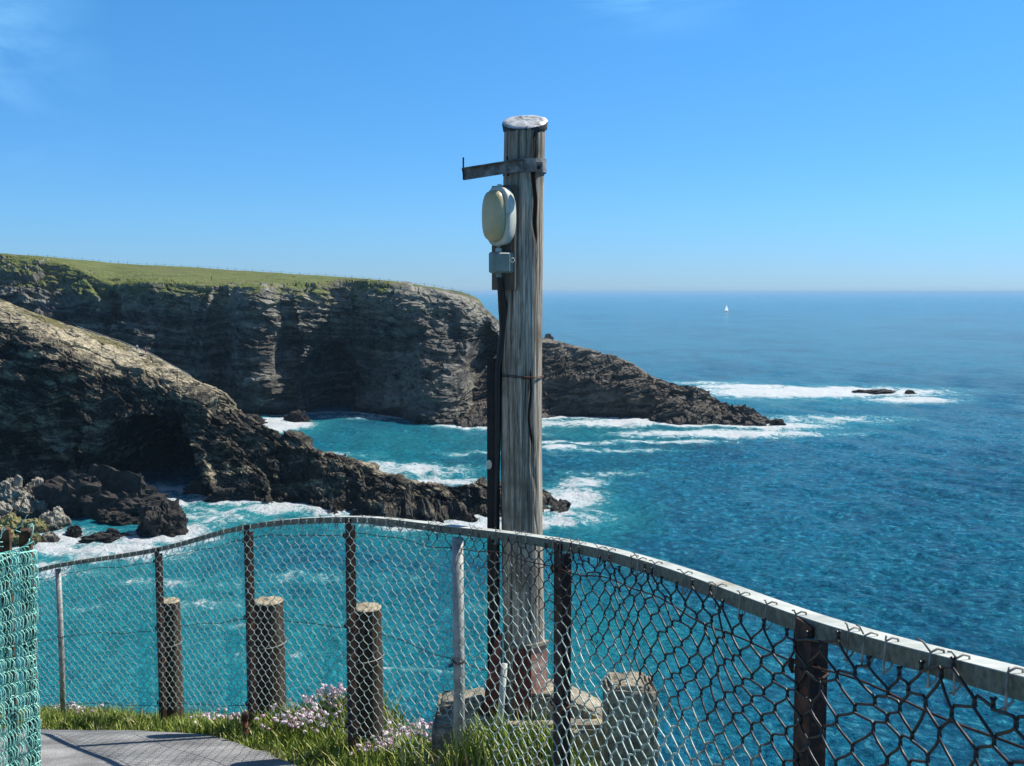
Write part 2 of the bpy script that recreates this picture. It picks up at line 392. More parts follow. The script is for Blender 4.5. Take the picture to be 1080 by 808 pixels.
vv = np.broadcast_to(vt[:, None], X.shape[:2])
pale = np.clip(1.5-np.abs(vv-1.2)*1.5, 0, 1)*np.interp(X[..., 0], [-170, -120, -98, -88, -60], [.7, 1.0, 1.0, .12, .05])+.04
grass = np.clip(.62-np.abs(vv-1.1)*.8, 0, 1)*np.interp(X[..., 0], [-130, -100, -90], [1, .7, 0])
M_NEAR = rock_mat('headland_rock', (.009, .0085, .008), (.036, .031, .025), (.70, .60, .40), (.05, .05, .4), .5, wet=5, grass=((.13, .12, .045), (.20, .17, .08), (.3, .25, .14)), fine=1.6)
me = raw_mesh('headland', X, grid_faces(*X.shape[:2]), False, {'grass': grass, 'pale': pale})
tag(mesh_obj('headland', me, M_NEAR), kind='structure')
NEAR_TOP = X[int(np.argmin(np.abs(vt-1.0)))]
NEAR_G = X

# ---------------------------------------------------------------- boulders and sea rocks
def boulder_mesh(name, rad, seed, n_=44, mat=None, sharp=.28):
    th = np.linspace(0, PI, n_)[:, None]; ph = np.linspace(0, 2*PI, n_*2, endpoint=False)[None, :]
    D = np.stack([np.sin(th)*np.cos(ph), np.sin(th)*np.sin(ph), np.cos(th)*np.ones_like(ph)], -1)
    q = D*1.3+seed*3.1
    r = 1+sharp*chunk(q, (1, 1, .8), seed, 1.0)+sharp*.45*chunk(q, (.42, .42, .3), seed+9, 1.0)+sharp*.2*chunk(q, (.2, .2, .12), seed+19, 1.)
    V = D*np.clip(r, .45, 1.6)[..., None]*np.array(rad)
    Fs = grid_faces(n_, n_*2, True)
    me = raw_mesh(name, V, Fs, False, {'pale': np.full(V.shape[:2], PALE[0]), 'grass': np.zeros(V.shape[:2])})
    me.materials.append(mat); return me
def boulder_mat(name, dark, mid, pale):
    n = NT(name); co = n.coord(); g = n.nd('ShaderNodeNewGeometry').outputs['Position']
    a = n.noise(g, .5, 7, .7, .4); c = n.noise(g, 2.2, 6, .7)
    col = n.ramp(n.math('ADD', n.math('MULTIPLY', a, .6), n.math('MULTIPLY', c, .4)), [(.38, dark), (.5, mid), (.62, pale)])
    wk = n.rng(n.sepz(g), 2.6, .8)
    col = n.mix(n.math('MULTIPLY', wk, .75), col, (.02, .018, .015))
    return n.out(col, .8, n.bump(c, .8, .4), spec=.3)
MB_DARK = boulder_mat('black_rock', (.012, .011, .01), (.032, .028, .024), (.075, .062, .05))
MB_PALE = boulder_mat('grey_boulder', (.10, .09, .075), (.28, .25, .20), (.48, .44, .35))
MB_YEL = boulder_mat('lichen_boulder', (.10, .095, .03), (.26, .24, .09), (.40, .36, .2))
PALE = [0.3]
def put_rock(name, px, py, wpx, hpx, seed, mat, label, group=None, depth=1.0, dd=0.0, sharp=.28, cat='rock'):
    """rock whose foot shows at py and which rises hpx, standing in the sea or on the shore"""
    ft = sea(px, py); d = ft.y+dd; k = d/F
    rx = wpx*k/2; rz = hpx*k
    me = boulder_mesh(name, (rx, rx*depth, rz*.95), seed, 40, mat, sharp)
    o = bpy.data.objects.new(name, me); COL.objects.link(o)
    base = P(px, py, d); o.location = (base.x, d+rx*depth*.5, max(base.z, -1.0) + rz*.12 if dd else rz*.12)
    o.rotation_euler = (0, 0, 0)
    tag(o, label, cat, group); return o
put_rock('sea_stack', 166, 567, 48, 30, 5, MB_DARK, 'pointed black rock standing in white surf off the boulder shore', depth=.9)
put_rock('sea_rock', 77, 566, 15, 9, 6, MB_DARK, 'small black rock alone in foam left of the flat reef', depth=.9)
put_rock('sea_rock', 112, 571, 48, 9, 8, MB_DARK, 'low flat black reef in surf in front of the pointed rock', depth=.6)
put_rock('sea_rock', 98, 549, 112, 40, 9, MB_DARK, 'broad dark rock slab sloping down beside the pale boulder pile', depth=.5, dd=6)
put_rock('sea_rock', 122, 555, 44, 13, 12, MB_DARK, 'dark low shoulder of rock between the broad slab and the pointed rock', depth=.6, dd=3)
put_rock('sea_rock', 820, 450, 14, 7, 14, MB_DARK, 'small dark rock just off the tip of the promontory', depth=1)
put_rock('sea_rock', 926, 415, 40, 3.4, 15, MB_DARK, 'long low reef awash in the offshore breaker', depth=.6)
put_rock('sea_rock', 960, 416, 11, 4, 16, MB_DARK, 'small black rock at the right end of the offshore breaker', depth=.8)
put_rock('sea_rock', 313, 446, 26, 9, 17, MB_DARK, 'dark rock in the foam at the foot of the far cliff cove', depth=.7)
put_rock('sea_rock', 262, 447, 30, 7, 18, MB_DARK, 'low wet rock in surf beside the end of the near headland', depth=.7)
put_rock('sea_rock', 250, 531, 52, 15, 19, MB_DARK, 'jagged dark rock at the foot of the headland right of the cave', depth=.5, dd=2)
put_rock('sea_rock', 215, 524, 40, 13, 20, MB_DARK, 'brown rock ledge at the mouth of the sea cave', depth=.5, dd=3)
put_rock('crest_rock', 579, 362, 9, 6, 21, MB_DARK, 'small dark rock on the crest of the promontory beside the wooden pole', dd=66)
put_rock('sea_rock', 484, 698, 12, 6, 30, MB_DARK, 'tiny black rock awash far below the pale pipe post', depth=.8)
bl = [(8, 540, 34, 26), (36, 536, 30, 22), (60, 535, 22, 18), (22, 552, 34, 20), (48, 550, 28, 18), (-6, 556, 34, 22), (10, 566, 30, 18, 1), (33, 566, 28, 17, 1), (55, 563, 30, 20), (-20, 540, 36, 26), (44, 523, 24, 15), (20, 524, 22, 14), (2, 524, 20, 14), (70, 548, 20, 14),
      (-30, 566, 34, 22), (-4, 576, 32, 16, 1), (24, 578, 30, 14, 1), (50, 574, 20, 10)]
for i, b in enumerate(bl):
    y_ = len(b) > 4
    put_rock('boulder', b[0], b[1], b[2], b[3], 40+i, MB_YEL if y_ else MB_PALE,
             'yellow lichen covered boulder on the near edge of the shore pile' if y_ else 'pale grey boulder in the pile at the foot of the headland', 'lichen covered boulders' if y_ else 'pale grey boulders', .9, dd=10-(b[1]-540)*.22, sharp=.2, cat='boulder')

# ---------------------------------------------------------------- sea
def px_grid(x0, x1, nx, ys):
    X = np.linspace(x0, x1, nx)[None, :]; Y = np.array(ys)[:, None]
    b = (404-Y)/F; a = (X-540)/F; y = CT+b*ST; z = -ST+b*CT; k = -H/z
    return np.stack([a*k, (y*k)*np.ones_like(a), np.zeros((len(ys), nx))], -1), X*np.ones_like(Y), Y*np.ones_like(X)
ys = np.concatenate([308+np.array([.9, 1.4, 2, 2.7, 3.5, 4.3, 5.2, 6.1]), np.arange(315.0, 420, .9), np.arange(420, 880, .85)])
G, PX, PY = px_grid(-260, 1340, 950, ys)
X = G[..., 0]; Y = G[..., 1]
spc = np.maximum(Y*Y/(F*H)*.85, Y/F*1.7)
Z = np.zeros_like(X); HX = np.zeros_like(X)
for i in range(64):
    lam = 2.2*(16**RNG.random()); th = math.radians(205)+RNG.normal()*.65
    kx, ky = math.cos(th)*2*PI/lam, math.sin(th)*2*PI/lam
    am = .042*lam/(2*PI)*(.45 if lam > 9 else 1.2)
    att = np.clip(lam/(3.2*spc)-.4, 0, 1)
    ph = kx*X+ky*Y+RNG.random()*6.28
    Z += att*am*np.cos(ph)*(1.0); HX -= att*am*.8*np.sin(ph)*math.cos(th)
gust = fbm(np.stack([X/70, Y/70, X*0], -1), 3, 5)
Z *= 1+.5*gust
def seg_dist(px_pts, zc=0):
    pts = [sea(*p) for p in px_pts]; best = np.full(X.shape, 1e9)
    for a, b in zip(pts[:-1], pts[1:]):
        ax, ay, bx, by = a.x, a.y, b.x, b.y; dx, dy = bx-ax, by-ay; L2 = dx*dx+dy*dy+1e-9
        t = np.clip(((X-ax)*dx+(Y-ay)*dy)/L2, 0, 1)
        best = np.minimum(best, np.hypot(X-ax-t*dx, Y-ay-t*dy))
    return best
foam = np.zeros_like(X); teal = np.zeros_like(X)
wob = fbm(np.stack([X/9, Y/14, X*0+3], -1), 4, 9); wob2 = fbm(np.stack([X/30, Y/40, X*0+7], -1), 3, 19)
for pts, wdt, st in [([(c[0], c[7]+1) for c in nr if c[0] >= -60], 7, .95), ([(c[0], c[5]+1) for c in pr[1:]], 7, 1.0), ([(c[0], c[7]+1) for c in far if c[0] < 480], 5, .75),
                     ([(60, 566), (95, 570), (150, 572), (190, 570), (196, 560)], 9, 1.0), ([(40, 575), (62, 580)], 10, 1), ([(905, 416), (965, 418)], 6, 1)]:
    foam = np.maximum(foam, st*np.exp(-(seg_dist(pts)/wdt/(1+.7*wob2))**1.3))
def blob(cx, cy, rx, ry, st):
    return st*np.exp(-(((PX-cx)/rx)**2+((PY-cy)/ry)**2)**1.2)
for b in [(150, 522, 40, 5, .8), (240, 528, 60, 7, .85), (290, 537, 50, 6, .8), (440, 497, 70, 6, .75), (470, 508, 60, 4, .8), (545, 552, 90, 8, .85), (610, 510, 40, 8, .7), (500, 478, 60, 3, .55), (650, 475, 70, 3, .6), (165, 530, 48, 9, .8), (215, 545, 80, 14, .62), (120, 583, 85, 12, .95), (60, 600, 50, 14, .7), (300, 447, 36, 8, 1.05), (285, 453, 22, 5, 1), (380, 440, 60, 3, .6), (420, 494, 95, 8, .72), (350, 480, 60, 5, .5), (455, 500, 60, 8, .66), (480, 556, 100, 8, .95), (430, 549, 50, 6, .9),
          (600, 526, 44, 18, .8), (620, 545, 60, 12, .5), (625, 447, 90, 5, .85), (680, 444, 60, 6, 1.05), (760, 458, 130, 5, .95), (860, 414, 150, 6.5, 1.12), (780, 408, 70, 3, .9), (740, 404, 60, 2.4, .6), (960, 422, 60, 4, .9), (860, 443, 120, 6, .62), (600, 467, 60, 2.5, .8), (590, 472, 22, 3, 1.0), (560, 458, 40, 3, .5),
          (700, 466, 80, 2.5, .75), (830, 450, 60, 4, .9), (330, 610, 110, 7, .42), (230, 640, 80, 10, .46), (180, 615, 90, 6, .48), (450, 705, 60, 3, .6), (380, 660, 60, 6, .4), (510, 640, 50, 6, .35), (250, 660, 60, 4, .45), (660, 590, 50, 8, .35), (90, 640, 60, 6, .42), (300, 690, 60, 5, .4), (645, 500, 60, 6, .45)]:
    foam = np.maximum(foam, 1.13*blob(*b)*(1+.35*wob))
for b in [(60, 600, 220, 60, .9), (230, 545, 140, 28, 1.0), (200, 690, 330, 110, 1.0), (480, 560, 180, 34, .8), (430, 470, 150, 30, .55), (420, 500, 120, 20, .7), (600, 545, 90, 36, .75), (560, 690, 190, 90, .8), (720, 700, 120, 90, .35), (640, 455, 130, 14, .5), (860, 420, 150, 18, .5), (830, 448, 120, 12, .6), (300, 450, 70, 14, .8)]:
    teal = np.maximum(teal, blob(*b)*(1+.25*wob2))
Z += np.clip(foam, 0, 1.2)*(.7+1.1*wob)*np.clip(foam-.2, 0, 1)
G[..., 0] += HX; G[..., 2] = Z
nv, nu = Z.shape
far_r = float(G[0, nu//2, 1]); 
Vs = [G.reshape(-1, 3)]; Fs = [grid_faces(nv, nu)]
# the rest of the sea around and behind the viewpoint
R0 = np.hypot(G[-1, :, 0], G[-1, :, 1])
def ring(points):
    k = sum(len(v) for v in Vs); Vs.append(np.array(points, dtype=float)); return k
base = ring([(0, 0, 0)]+[tuple(G[-1, j]) for j in range(0, nu, 50)]+[tuple(G[-1, -1])])
m_ = len(Vs[-1])-1
tri = [(base, base+1+j+1, base+1+j, base) for j in range(m_-1)]
E = [tuple(G[-1, -1])]+[tuple(G[i, -1]) for i in range(nv-30, -1, -30)]+[tuple(G[0, -1])]
E2 = [tuple(G[-1, 0])]+[tuple(G[i, 0]) for i in range(nv-30, -1, -30)]+[tuple(G[0, 0])]
RF = math.hypot(*G[0, -1, :2])
big = [(RF*math.sin(a), RF*math.cos(a), 0) for a in np.linspace(math.atan2(G[0, -1, 0], G[0, -1, 1]), 2*PI+math.atan2(G[0, 0, 0], G[0, 0, 1]), 40)]
q = ring([(0, 0, 0)]+E+big[1:-1]+E2[::-1]); m_ = len(Vs[-1])-1
tri2 = [(q, q+1+j+1, q+1+j) for j in range(m_-1)]
Vall = np.concatenate(Vs)
pad = len(Vall)-nv*nu
fo = np.concatenate([foam.ravel(), np.zeros(pad)]); te = np.concatenate([teal.ravel(), np.zeros(pad)])
me = bpy.data.meshes.new('sea')
Fq = Fs[0]; T = np.array([(t[0], t[1], t[2]) for t in tri]+tri2)
lp = np.concatenate([Fq.ravel(), T.ravel()]).astype(np.int32)
ls = np.concatenate([np.arange(0, len(Fq)*4, 4), len(Fq)*4+np.arange(0, len(T)*3, 3)]).astype(np.int32)
me.vertices.add(len(Vall)); me.vertices.foreach_set('co', Vall.astype(np.float32).ravel())
me.loops.add(len(lp)); me.loops.foreach_set('vertex_index', lp)
me.polygons.add(len(ls)); me.polygons.foreach_set('loop_start', ls)
me.update(calc_edges=True); me.polygons.foreach_set('use_smooth', [True]*len(ls))
for k_, a_ in (('foam', fo), ('teal', te)):
    at = me.attributes.new(k_, 'FLOAT', 'POINT'); at.data.foreach_set('value', a_.astype(np.float32))
n = NT('sea_water'); g = n.coord()
w1 = n.noise(n.map(g, (1, 1, 1), (0, 0, .5)), .30, 6, .62, .4)
w2 = n.noise(n.map(g, (1, 1.5, 1), (0, 0, .45)), 1.3, 5, .66, .2)
w3 = n.noise(n.map(g, (1, 1.3, 1), (0, 0, .4)), .045, 4, .6, .3)
gustn = n.noise(n.map(g, (1, .6, 1)), .006, 4, .6)
wf = n.noise(n.map(g, (1, .55, 1), (0, 0, .35)), .018, 11, .82, .2)
h = n.math('ADD', n.math('MULTIPLY', w1, 1.1), n.math('ADD', n.math('MULTIPLY', w2, .95), n.math('ADD', n.math('MULTIPLY', w3, 1.8), n.math('MULTIPLY', wf, 4.0))))
deep = n.mix(n.rng(gustn, .35, .65), (.008, .135, .225), (.012, .165, .265))
deep = n.mix(n.rng(w1, .40, .62), deep, (.012, .21, .34))
deep = n.mix(n.math('MULTIPLY', n.rng(wf, .50, .40), .6), deep, (.004, .060, .14))
deep = n.mix(n.math('MULTIPLY', n.rng(wf, .53, .64), .7), deep, (.012, .20, .31))
wn = n.noise(n.map(g, (1, .8, 1), (0, 0, .35)), .55, 8, .80, .1)  # paints glitter and dark wave facets into the water colour
wg = n.noise(n.map(g, (1, .45, 1), (0, 0, .2)), .0045, 10, .86, .1)
deep = n.mix(n.math('MULTIPLY', n.rng(wn, .49, .40), .9), deep, (.002, .040, .105))
deep = n.mix(n.math('MULTIPLY', n.rng(wn, .54, .62), .85), deep, (.09, .46, .60))
deep = n.mix(n.math('MULTIPLY', n.rng(wg, .50, .43), .5), deep, (.003, .045, .115))
deep = n.mix(n.math('MULTIPLY', n.rng(wg, .52, .60), .4), deep, (.02, .20, .34))
tl = n.mix(n.rng(w2, .4, .65), (.006, .20, .27), (.03, .38, .41))
tl = n.mix(n.math('MULTIPLY', n.rng(wn, .50, .40), .5), tl, (.003, .12, .19))
tl = n.mix(n.math('MULTIPLY', n.rng(wn, .55, .64), .5), tl, (.08, .52, .54))
tk = n.rng(n.math('ADD', n.attr('teal'), n.math('MULTIPLY', n.math('SUBTRACT', n.noise(g, .03, 5, .65), .5), .9)), .1, .85)
c = n.mix(tk, deep, tl)
fn = n.noise(n.map(g, (1, .75, 1), (0, 0, .3)), .50, 10, .80, .9)
fn2 = n.noise(n.map(g, (1, .55, 1), (0, 0, .25)), .10, 9, .70, 1.6)
fl = n.math('ADD', n.math('MULTIPLY', fn, 1.15), n.math('SUBTRACT', n.math('MULTIPLY', fn2, .95), .55))
fa = n.attr('foam')
fs = n.math('ADD', n.math('MULTIPLY', n.math('MINIMUM', fa, 1.05), .60), fl)
fm = n.rng(fs, .80, 1.0)
halo = n.rng(fs, .58, .9)
c = n.mix(n.math('MULTIPLY', halo, .75), c, (.06, .42, .46))
caps = n.math('MULTIPLY', n.rng(n.noise(n.map(g, (1, .45, 1), (0, 0, .3)), .16, 6, .7, .6), .715, .75), n.rng(n.noise(g, .012, 3), .42, .6))
fm = n.math('MAXIMUM', fm, n.math('MULTIPLY', caps, .9))
cap_glints = n.rng(n.noise(n.map(g, (1, .5, 1), (0, 0, .3)), 1.0, 5, .75, .2), .70, .75)  # tiny whitecaps doubling as sun glints, painted white
fm = n.math('MAXIMUM', fm, n.math('MULTIPLY', cap_glints, .85))
c = n.mix(fm, c, n.mix(n.rng(fn, .3, .7), (.62, .70, .72), (.86, .88, .88)))
bp = n.bump(h, 1.0, 1.35)
sea_m = n.out(c, n.rng(fm, 0, 1, .12, .8), bp, spec=.13, IOR=1.33)
me.materials.append(sea_m)
so = bpy.data.objects.new('sea', me); COL.objects.link(so); tag(so, kind='structure')

# ---------------------------------------------------------------- path line and fence line
def crv(A, n_per=24):
    A = np.array(A, dtype=float)[:, None, :]; t = np.linspace(0, len(A)-1-1e-6, (len(A)-1)*n_per+1)
    return catmull(A, t)[:, 0, :]
rail_px = [(-40, 622, 9.1), (10, 608, 8.6), (63, 594, 8.1), (168, 577, 7.26), (262, 553, 6.3), (370, 544.5, 5.4), (485, 555, 4.5), (600, 570, 3.55), (700, 594, 2.78), (868, 652, 1.95), (1090, 710, 1.36)]
RC = [tuple(P(*p)) for p in rail_px]
RC += [(RC[-1][0]+.03, .7, H-.34), (RC[-1][0]+.04, -.2, H-.22), (RC[-1][0]+.04, -1.6, H-.08)]
RAIL = crv(RC, 24)
arc = np.concatenate([[0], np.cumsum(np.linalg.norm(np.diff(RAIL, axis=0), axis=1))])
def rail(s):
    return Vector([float(np.interp(s, arc, RAIL[:, c])) for c in range(3)])
def rdir(s):
    t = rail(s+.03)-rail(s-.03); t.z = 0; t.normalize(); return t      # runs from far left to near right
def inward(s):
    t = rdir(s); return Vector((-t.y, t.x, 0))*-1.0                    # towards the path
def s_at(px):   # arc position where the rail shows at column px
    a = (RAIL[:, 0]/np.maximum(RAIL[:, 1], .05))*F*1.0
    k = np.where(RAIL[:, 1] > .3)[0]
    pxs = 540+F*RAIL[k, 0]/(RAIL[k, 1]*CT-(RAIL[k, 2]-H)*ST)
    return float(np.interp(px, pxs, arc[k]))
gd = [(-6, -1.35), (0, -1.6), (1.3, -1.66), (1.95, -1.80), (3.55, -2.02), (5.4, float(P(370, 806, 5.4).z)-H), (6.3, float(P(262, 778, 6.3).z)-H), (7.26, float(P(168, 771, 7.26).z)-H), (8.1, float(P(63, 766, 8.1).z)-H), (12, -4.6), (20, -7.5)]
GX = [p[0] for p in gd]; GZ = [p[1] for p in gd]
def gz(y): return H+np.interp(y, GX, GZ)
edge = crv([(.98, -6), (.98, -3), (.98, 0), (.9, 1.5), (.8, 2.5), (.76, 3.4), (.68, 4.2), (.5, 4.75), (.15, 4.93), (-.2, 5.25), (-.45, 5.6), (-.62, 6.15), (-1.05, 6.65), (-1.5, 6.75), (-1.85, 7.15), (-2.5, 7.95), (-3.4, 8.75), (-5, 9.6), (-8, 10.5), (-14, 12)], 8)
pedge = crv([(.42, -6), (.42, -1), (.42, .4), (.4, 1.2), (.3, 2), (.03, 3), (-.32, 3.8), (-.7, 4.6), (-1.08, 5.28), (-1.35, 5.65), (-1.73, 6.2), (-2.29, 6.72), (-3.0, 6.98), (-5, 7.6), (-9, 8.6), (-14, 10)], 8)
def sdist(x, y, line):     # positive = seaward side
    best = np.full(x.shape, 1e9); sg = np.zeros(x.shape)
    for a, b in zip(line[:-1], line[1:]):
        dx, dy = b-a; L2 = dx*dx+dy*dy
        t = np.clip(((x-a[0])*dx+(y-a[1])*dy)/L2, 0, 1)
        qx, qy = x-a[0]-t*dx, y-a[1]-t*dy
        d = np.hypot(qx, qy); m = d < best
        best = np.where(m, d, best); sg = np.where(m, -np.sign(dx*qy-dy*qx), sg)
    return best*np.where(sg == 0, 1, sg)
gx = np.concatenate([np.arange(-14, -4.2, .3), np.arange(-4.2, 1.4, .05), np.arange(1.4, 6.5, .25)]); gy = np.concatenate([np.arange(-6, 0, .3), np.arange(0, 9.6, .05), np.arange(9.6, 16, .3)])
XX, YY = np.meshgrid(gx, gy)
sd = sdist(XX, YY, edge); sp = sdist(XX, YY, pedge)
pos = np.stack([XX, YY, XX*0], -1)
sdn = sd+.10*fbm(pos*2.2, 3, 3)
bumpy = (.05*fbm(pos*3, 4, 8)+.02)*np.clip(sp*4, 0, 1)
mound = .17*np.exp(-(((XX+.95)/.5)**2+((YY-6.35)/.25)**2))
over = np.clip(sdn, 0, 99); mound = mound+.36*np.exp(-(((XX-.02)/.36)**2+((YY-4.22)/.2)**2)**1.5)+.16*np.exp(-(((XX+.38)/.25)**2+((YY-5.0)/.3)**2))
ZZ = gz(YY)+bumpy+mound-(over*2.2*np.clip(over/.25, 0, 1)+over*3.2*np.clip(over-.3, 0, 1))+.5*fbm(pos*1.4, 4, 30)*np.clip(over, 0, 1)
Gt = np.stack([XX, YY, ZZ], -1)
Vt = Gt.reshape(-1, 3); Ft = grid_faces(*XX.shape)
ny_, nx_ = XX.shape
loop = list(range(nx_))+[i*nx_+nx_-1 for i in range(1, ny_)]+[(ny_-1)*nx_+j for j in range(nx_-2, -1, -1)]+[i*nx_ for i in range(ny_-2, 0, -1)]
LV = Vt[loop].copy(); ctr = np.array([-4, 4, 0]); low = LV.copy(); low[:, :2] += (low[:, :2]-ctr[:2])*.6; low[:, 2] = -6
k0 = len(Vt); Vt = np.concatenate([Vt, low]); m_ = len(loop)
Fs_ = np.array([[loop[i], k0+i, k0+(i+1) % m_, loop[(i+1) % m_]] for i in range(m_)])
me = raw_mesh('clifftop_ground', Vt, np.concatenate([Ft, Fs_]), True, {'k': np.concatenate([np.clip(sd.ravel()*2+.3, 0, 1), np.ones(m_)])})
n = NT('verge_soil'); c0 = n.coord()
a_ = n.noise(c0, 6, 7, .7); b_ = n.noise(c0, 30, 5, .7)
soil = n.ramp(a_, [(.35, (.05, .055, .02)), (.5, (.10, .095, .04)), (.65, (.18, .16, .09))])
stone = n.ramp(n.noise(c0, 3, 8, .7, .6), [(.35, (.10, .09, .075)), (.5, (.23, .21, .18)), (.65, (.36, .33, .28))])
mt = n.out(n.mix(n.rng(n.attr('k'), .25, .6), soil, stone), .9, n.bump(n.math('ADD', a_, b_), .7, .03))
tag(mesh_obj('clifftop_ground', me, mt), kind='structure')
# path: smooth sheet of grey tarmac inside its edge
def path_pts():
    rows = []
    for (x, y) in pedge:
        rows.append((x, y))
    return np.array(rows)
pe = path_pts(); inner = pe.copy()
tn = np.gradient(pe, axis=0); tn /= np.linalg.norm(tn, axis=1, keepdims=True)
inn = crv([(-3.2, -6), (-3.0, -3), (-2.9, -1), (-2.9, .5), (-2.9, 1.5), (-2.95, 2.2), (-3.1, 2.8), (-3.3, 3.2), (-3.6, 3.6), (-4.0, 4.0), (-4.5, 4.3), (-5.1, 4.6), (-6, 4.9), (-7.5, 5.3), (-10, 6), (-14, 7)], 8)
K = 40
Gp = np.stack([pe*(1-t)+inn*t for t in np.linspace(0, 1, K)])
zz = gz(Gp[..., 1])+.022
jit = .03*fbm(np.stack([pe[:, 0]*4, pe[:, 1]*4, pe[:, 0]*0], -1), 3, 77)
Gp[0] += np.stack([jit, jit], -1)
Gp3 = np.concatenate([Gp, zz[..., None]], -1)
# finer along the run
n = NT('tarmac'); c0 = n.coord()
a_ = n.vor(c0, 160); b_ = n.noise(c0, 3.0, 6, .6); d_ = n.noise(c0, 70, 8, .85)
cc = n.ramp(n.math('ADD', n.math('MULTIPLY', b_, .5), n.math('MULTIPLY', d_, .5)), [(.38, (.085, .085, .085)), (.5, (.20, .198, .19)), (.62, (.36, .35, .33))])
mt = n.out(cc, .85, n.bump(a_, .6, .006))
me = raw_mesh('path', Gp3, grid_faces(*Gp.shape[:2]), True)
tag(mesh_obj('path', me, mt), kind='structure')

# ---------------------------------------------------------------- grass and thrift
def ground_z(x, y):
    j = np.clip(np.searchsorted(gx, x), 1, len(gx)-1); i = np.clip(np.searchsorted(gy, y), 1, len(gy)-1)
    return ZZ[i, j]
NB = 60000
bx = RNG.uniform(-4.6, .7, NB*3); by = RNG.uniform(2.6, 9.4, NB*3)
s1 = sdist(bx, by, pedge); s2 = sdist(bx, by, edge)
dn = fbm(np.stack([bx*2.2, by*2.2, bx*0], -1), 3, 44)
keep = (s1 > -.02+.05*dn) & (s2 < .10+.12*dn) & (RNG.random(len(bx)) < .55+.9*dn+.25)
bx, by = bx[keep][:NB], by[keep][:NB]; bzz = ground_z(bx, by); s1 = s1[keep][:NB]
V = []; Fq = []; KA = []
hh = RNG.uniform(.045, .135, len(bx))*(1+.6*fbm(np.stack([bx*1.5, by*1.5, bx*0+4], -1), 2, 55))*np.clip(.55+s1*2, .5, 1)
an = RNG.uniform(0, 2*PI, len(bx)); ln = RNG.uniform(.1, .8, len(bx))*hh; wd = RNG.uniform(.0022, .005, len(bx)); rr = RNG.random(len(bx)); la = RNG.uniform(0, 2*PI, len(bx))
ux, uy = np.cos(an)*wd, np.sin(an)*wd; lx, ly = np.cos(la)*ln, np.sin(la)*ln
z0 = bzz-.01
A0 = np.stack([bx-ux, by-uy, z0], -1); A1 = np.stack([bx+ux, by+uy, z0], -1)
B0 = np.stack([bx-ux*.8+lx*.35, by-uy*.8+ly*.35, z0+hh*.6], -1); B1 = np.stack([bx+ux*.8+lx*.35, by+uy*.8+ly*.35, z0+hh*.6], -1)
C0 = np.stack([bx-ux*.15+lx, by-uy*.15+ly, z0+hh], -1); C1 = np.stack([bx+ux*.15+lx, by+uy*.15+ly, z0+hh], -1)
V = np.stack([A0, A1, B0, B1, C0, C1], 1).reshape(-1, 3)
i6 = np.arange(len(bx))[:, None]*6
Fq = np.concatenate([i6+np.array([[0, 1, 3, 2]]), i6+np.array([[2, 3, 5, 4]])])
n = NT('grass_blades'); k_ = n.attr('k')
gcol = n.ramp(k_, [(0, (.07, .12, .012)), (.35, (.15, .23, .025)), (.7, (.27, .34, .05)), (.9, (.42, .40, .13)), (1, (.50, .44, .25))])
gm = n.out(gcol, .6, spec=.3, Transmission_Weight=0.0)
GRASS_M = gm
me = raw_mesh('grass', V, Fq, False, {'k': np.repeat(rr, 6)})
tag(mesh_obj('grass', me, gm), kind='stuff')
n = NT('thrift_petals'); k_ = n.attr('k')
PINK = n.out(n.ramp(k_, [(.01, (.12, .18, .04)), (.05, (.50, .30, .40)), (.5, (.68, .50, .58)), (1, (.78, .70, .70))]), .7)
used = [False]; FLOWERS = []
for k in range(8):
    fl = MB(); h_ = random.uniform(.12, .17); fl.tube([(0, 0, 0), (random.uniform(-.01, .01), 0, h_)], .0012, 4, .0); R_ = random.uniform(.010, .0145); sh_ = random.random(); top_ = Vector(fl.v[-1])
    for q in range(20):
        u = random.uniform(-.3, 1); a = random.uniform(0, 2*PI); s_ = math.sqrt(1-u*u)
        dv = Vector((s_*math.cos(a), s_*math.sin(a), u*.8)); p = top_+dv*R_*.7
        t = dv.orthogonal().normalized()*R_*.5; b_ = dv.cross(t).normalized()*R_*.5
        fl.add([p-t, p-b_, p+t+dv*R_*.4, p+b_+dv*R_*.2], [(0, 1, 2, 3)], min(1, max(.08, sh_+random.uniform(-.3, .3))))
    me = raw_mesh('flower', fl.v, fl.f, False, {'k': fl.a}); me.materials.append(PINK); FLOWERS.append(bpy.data.objects.new('flower', me))
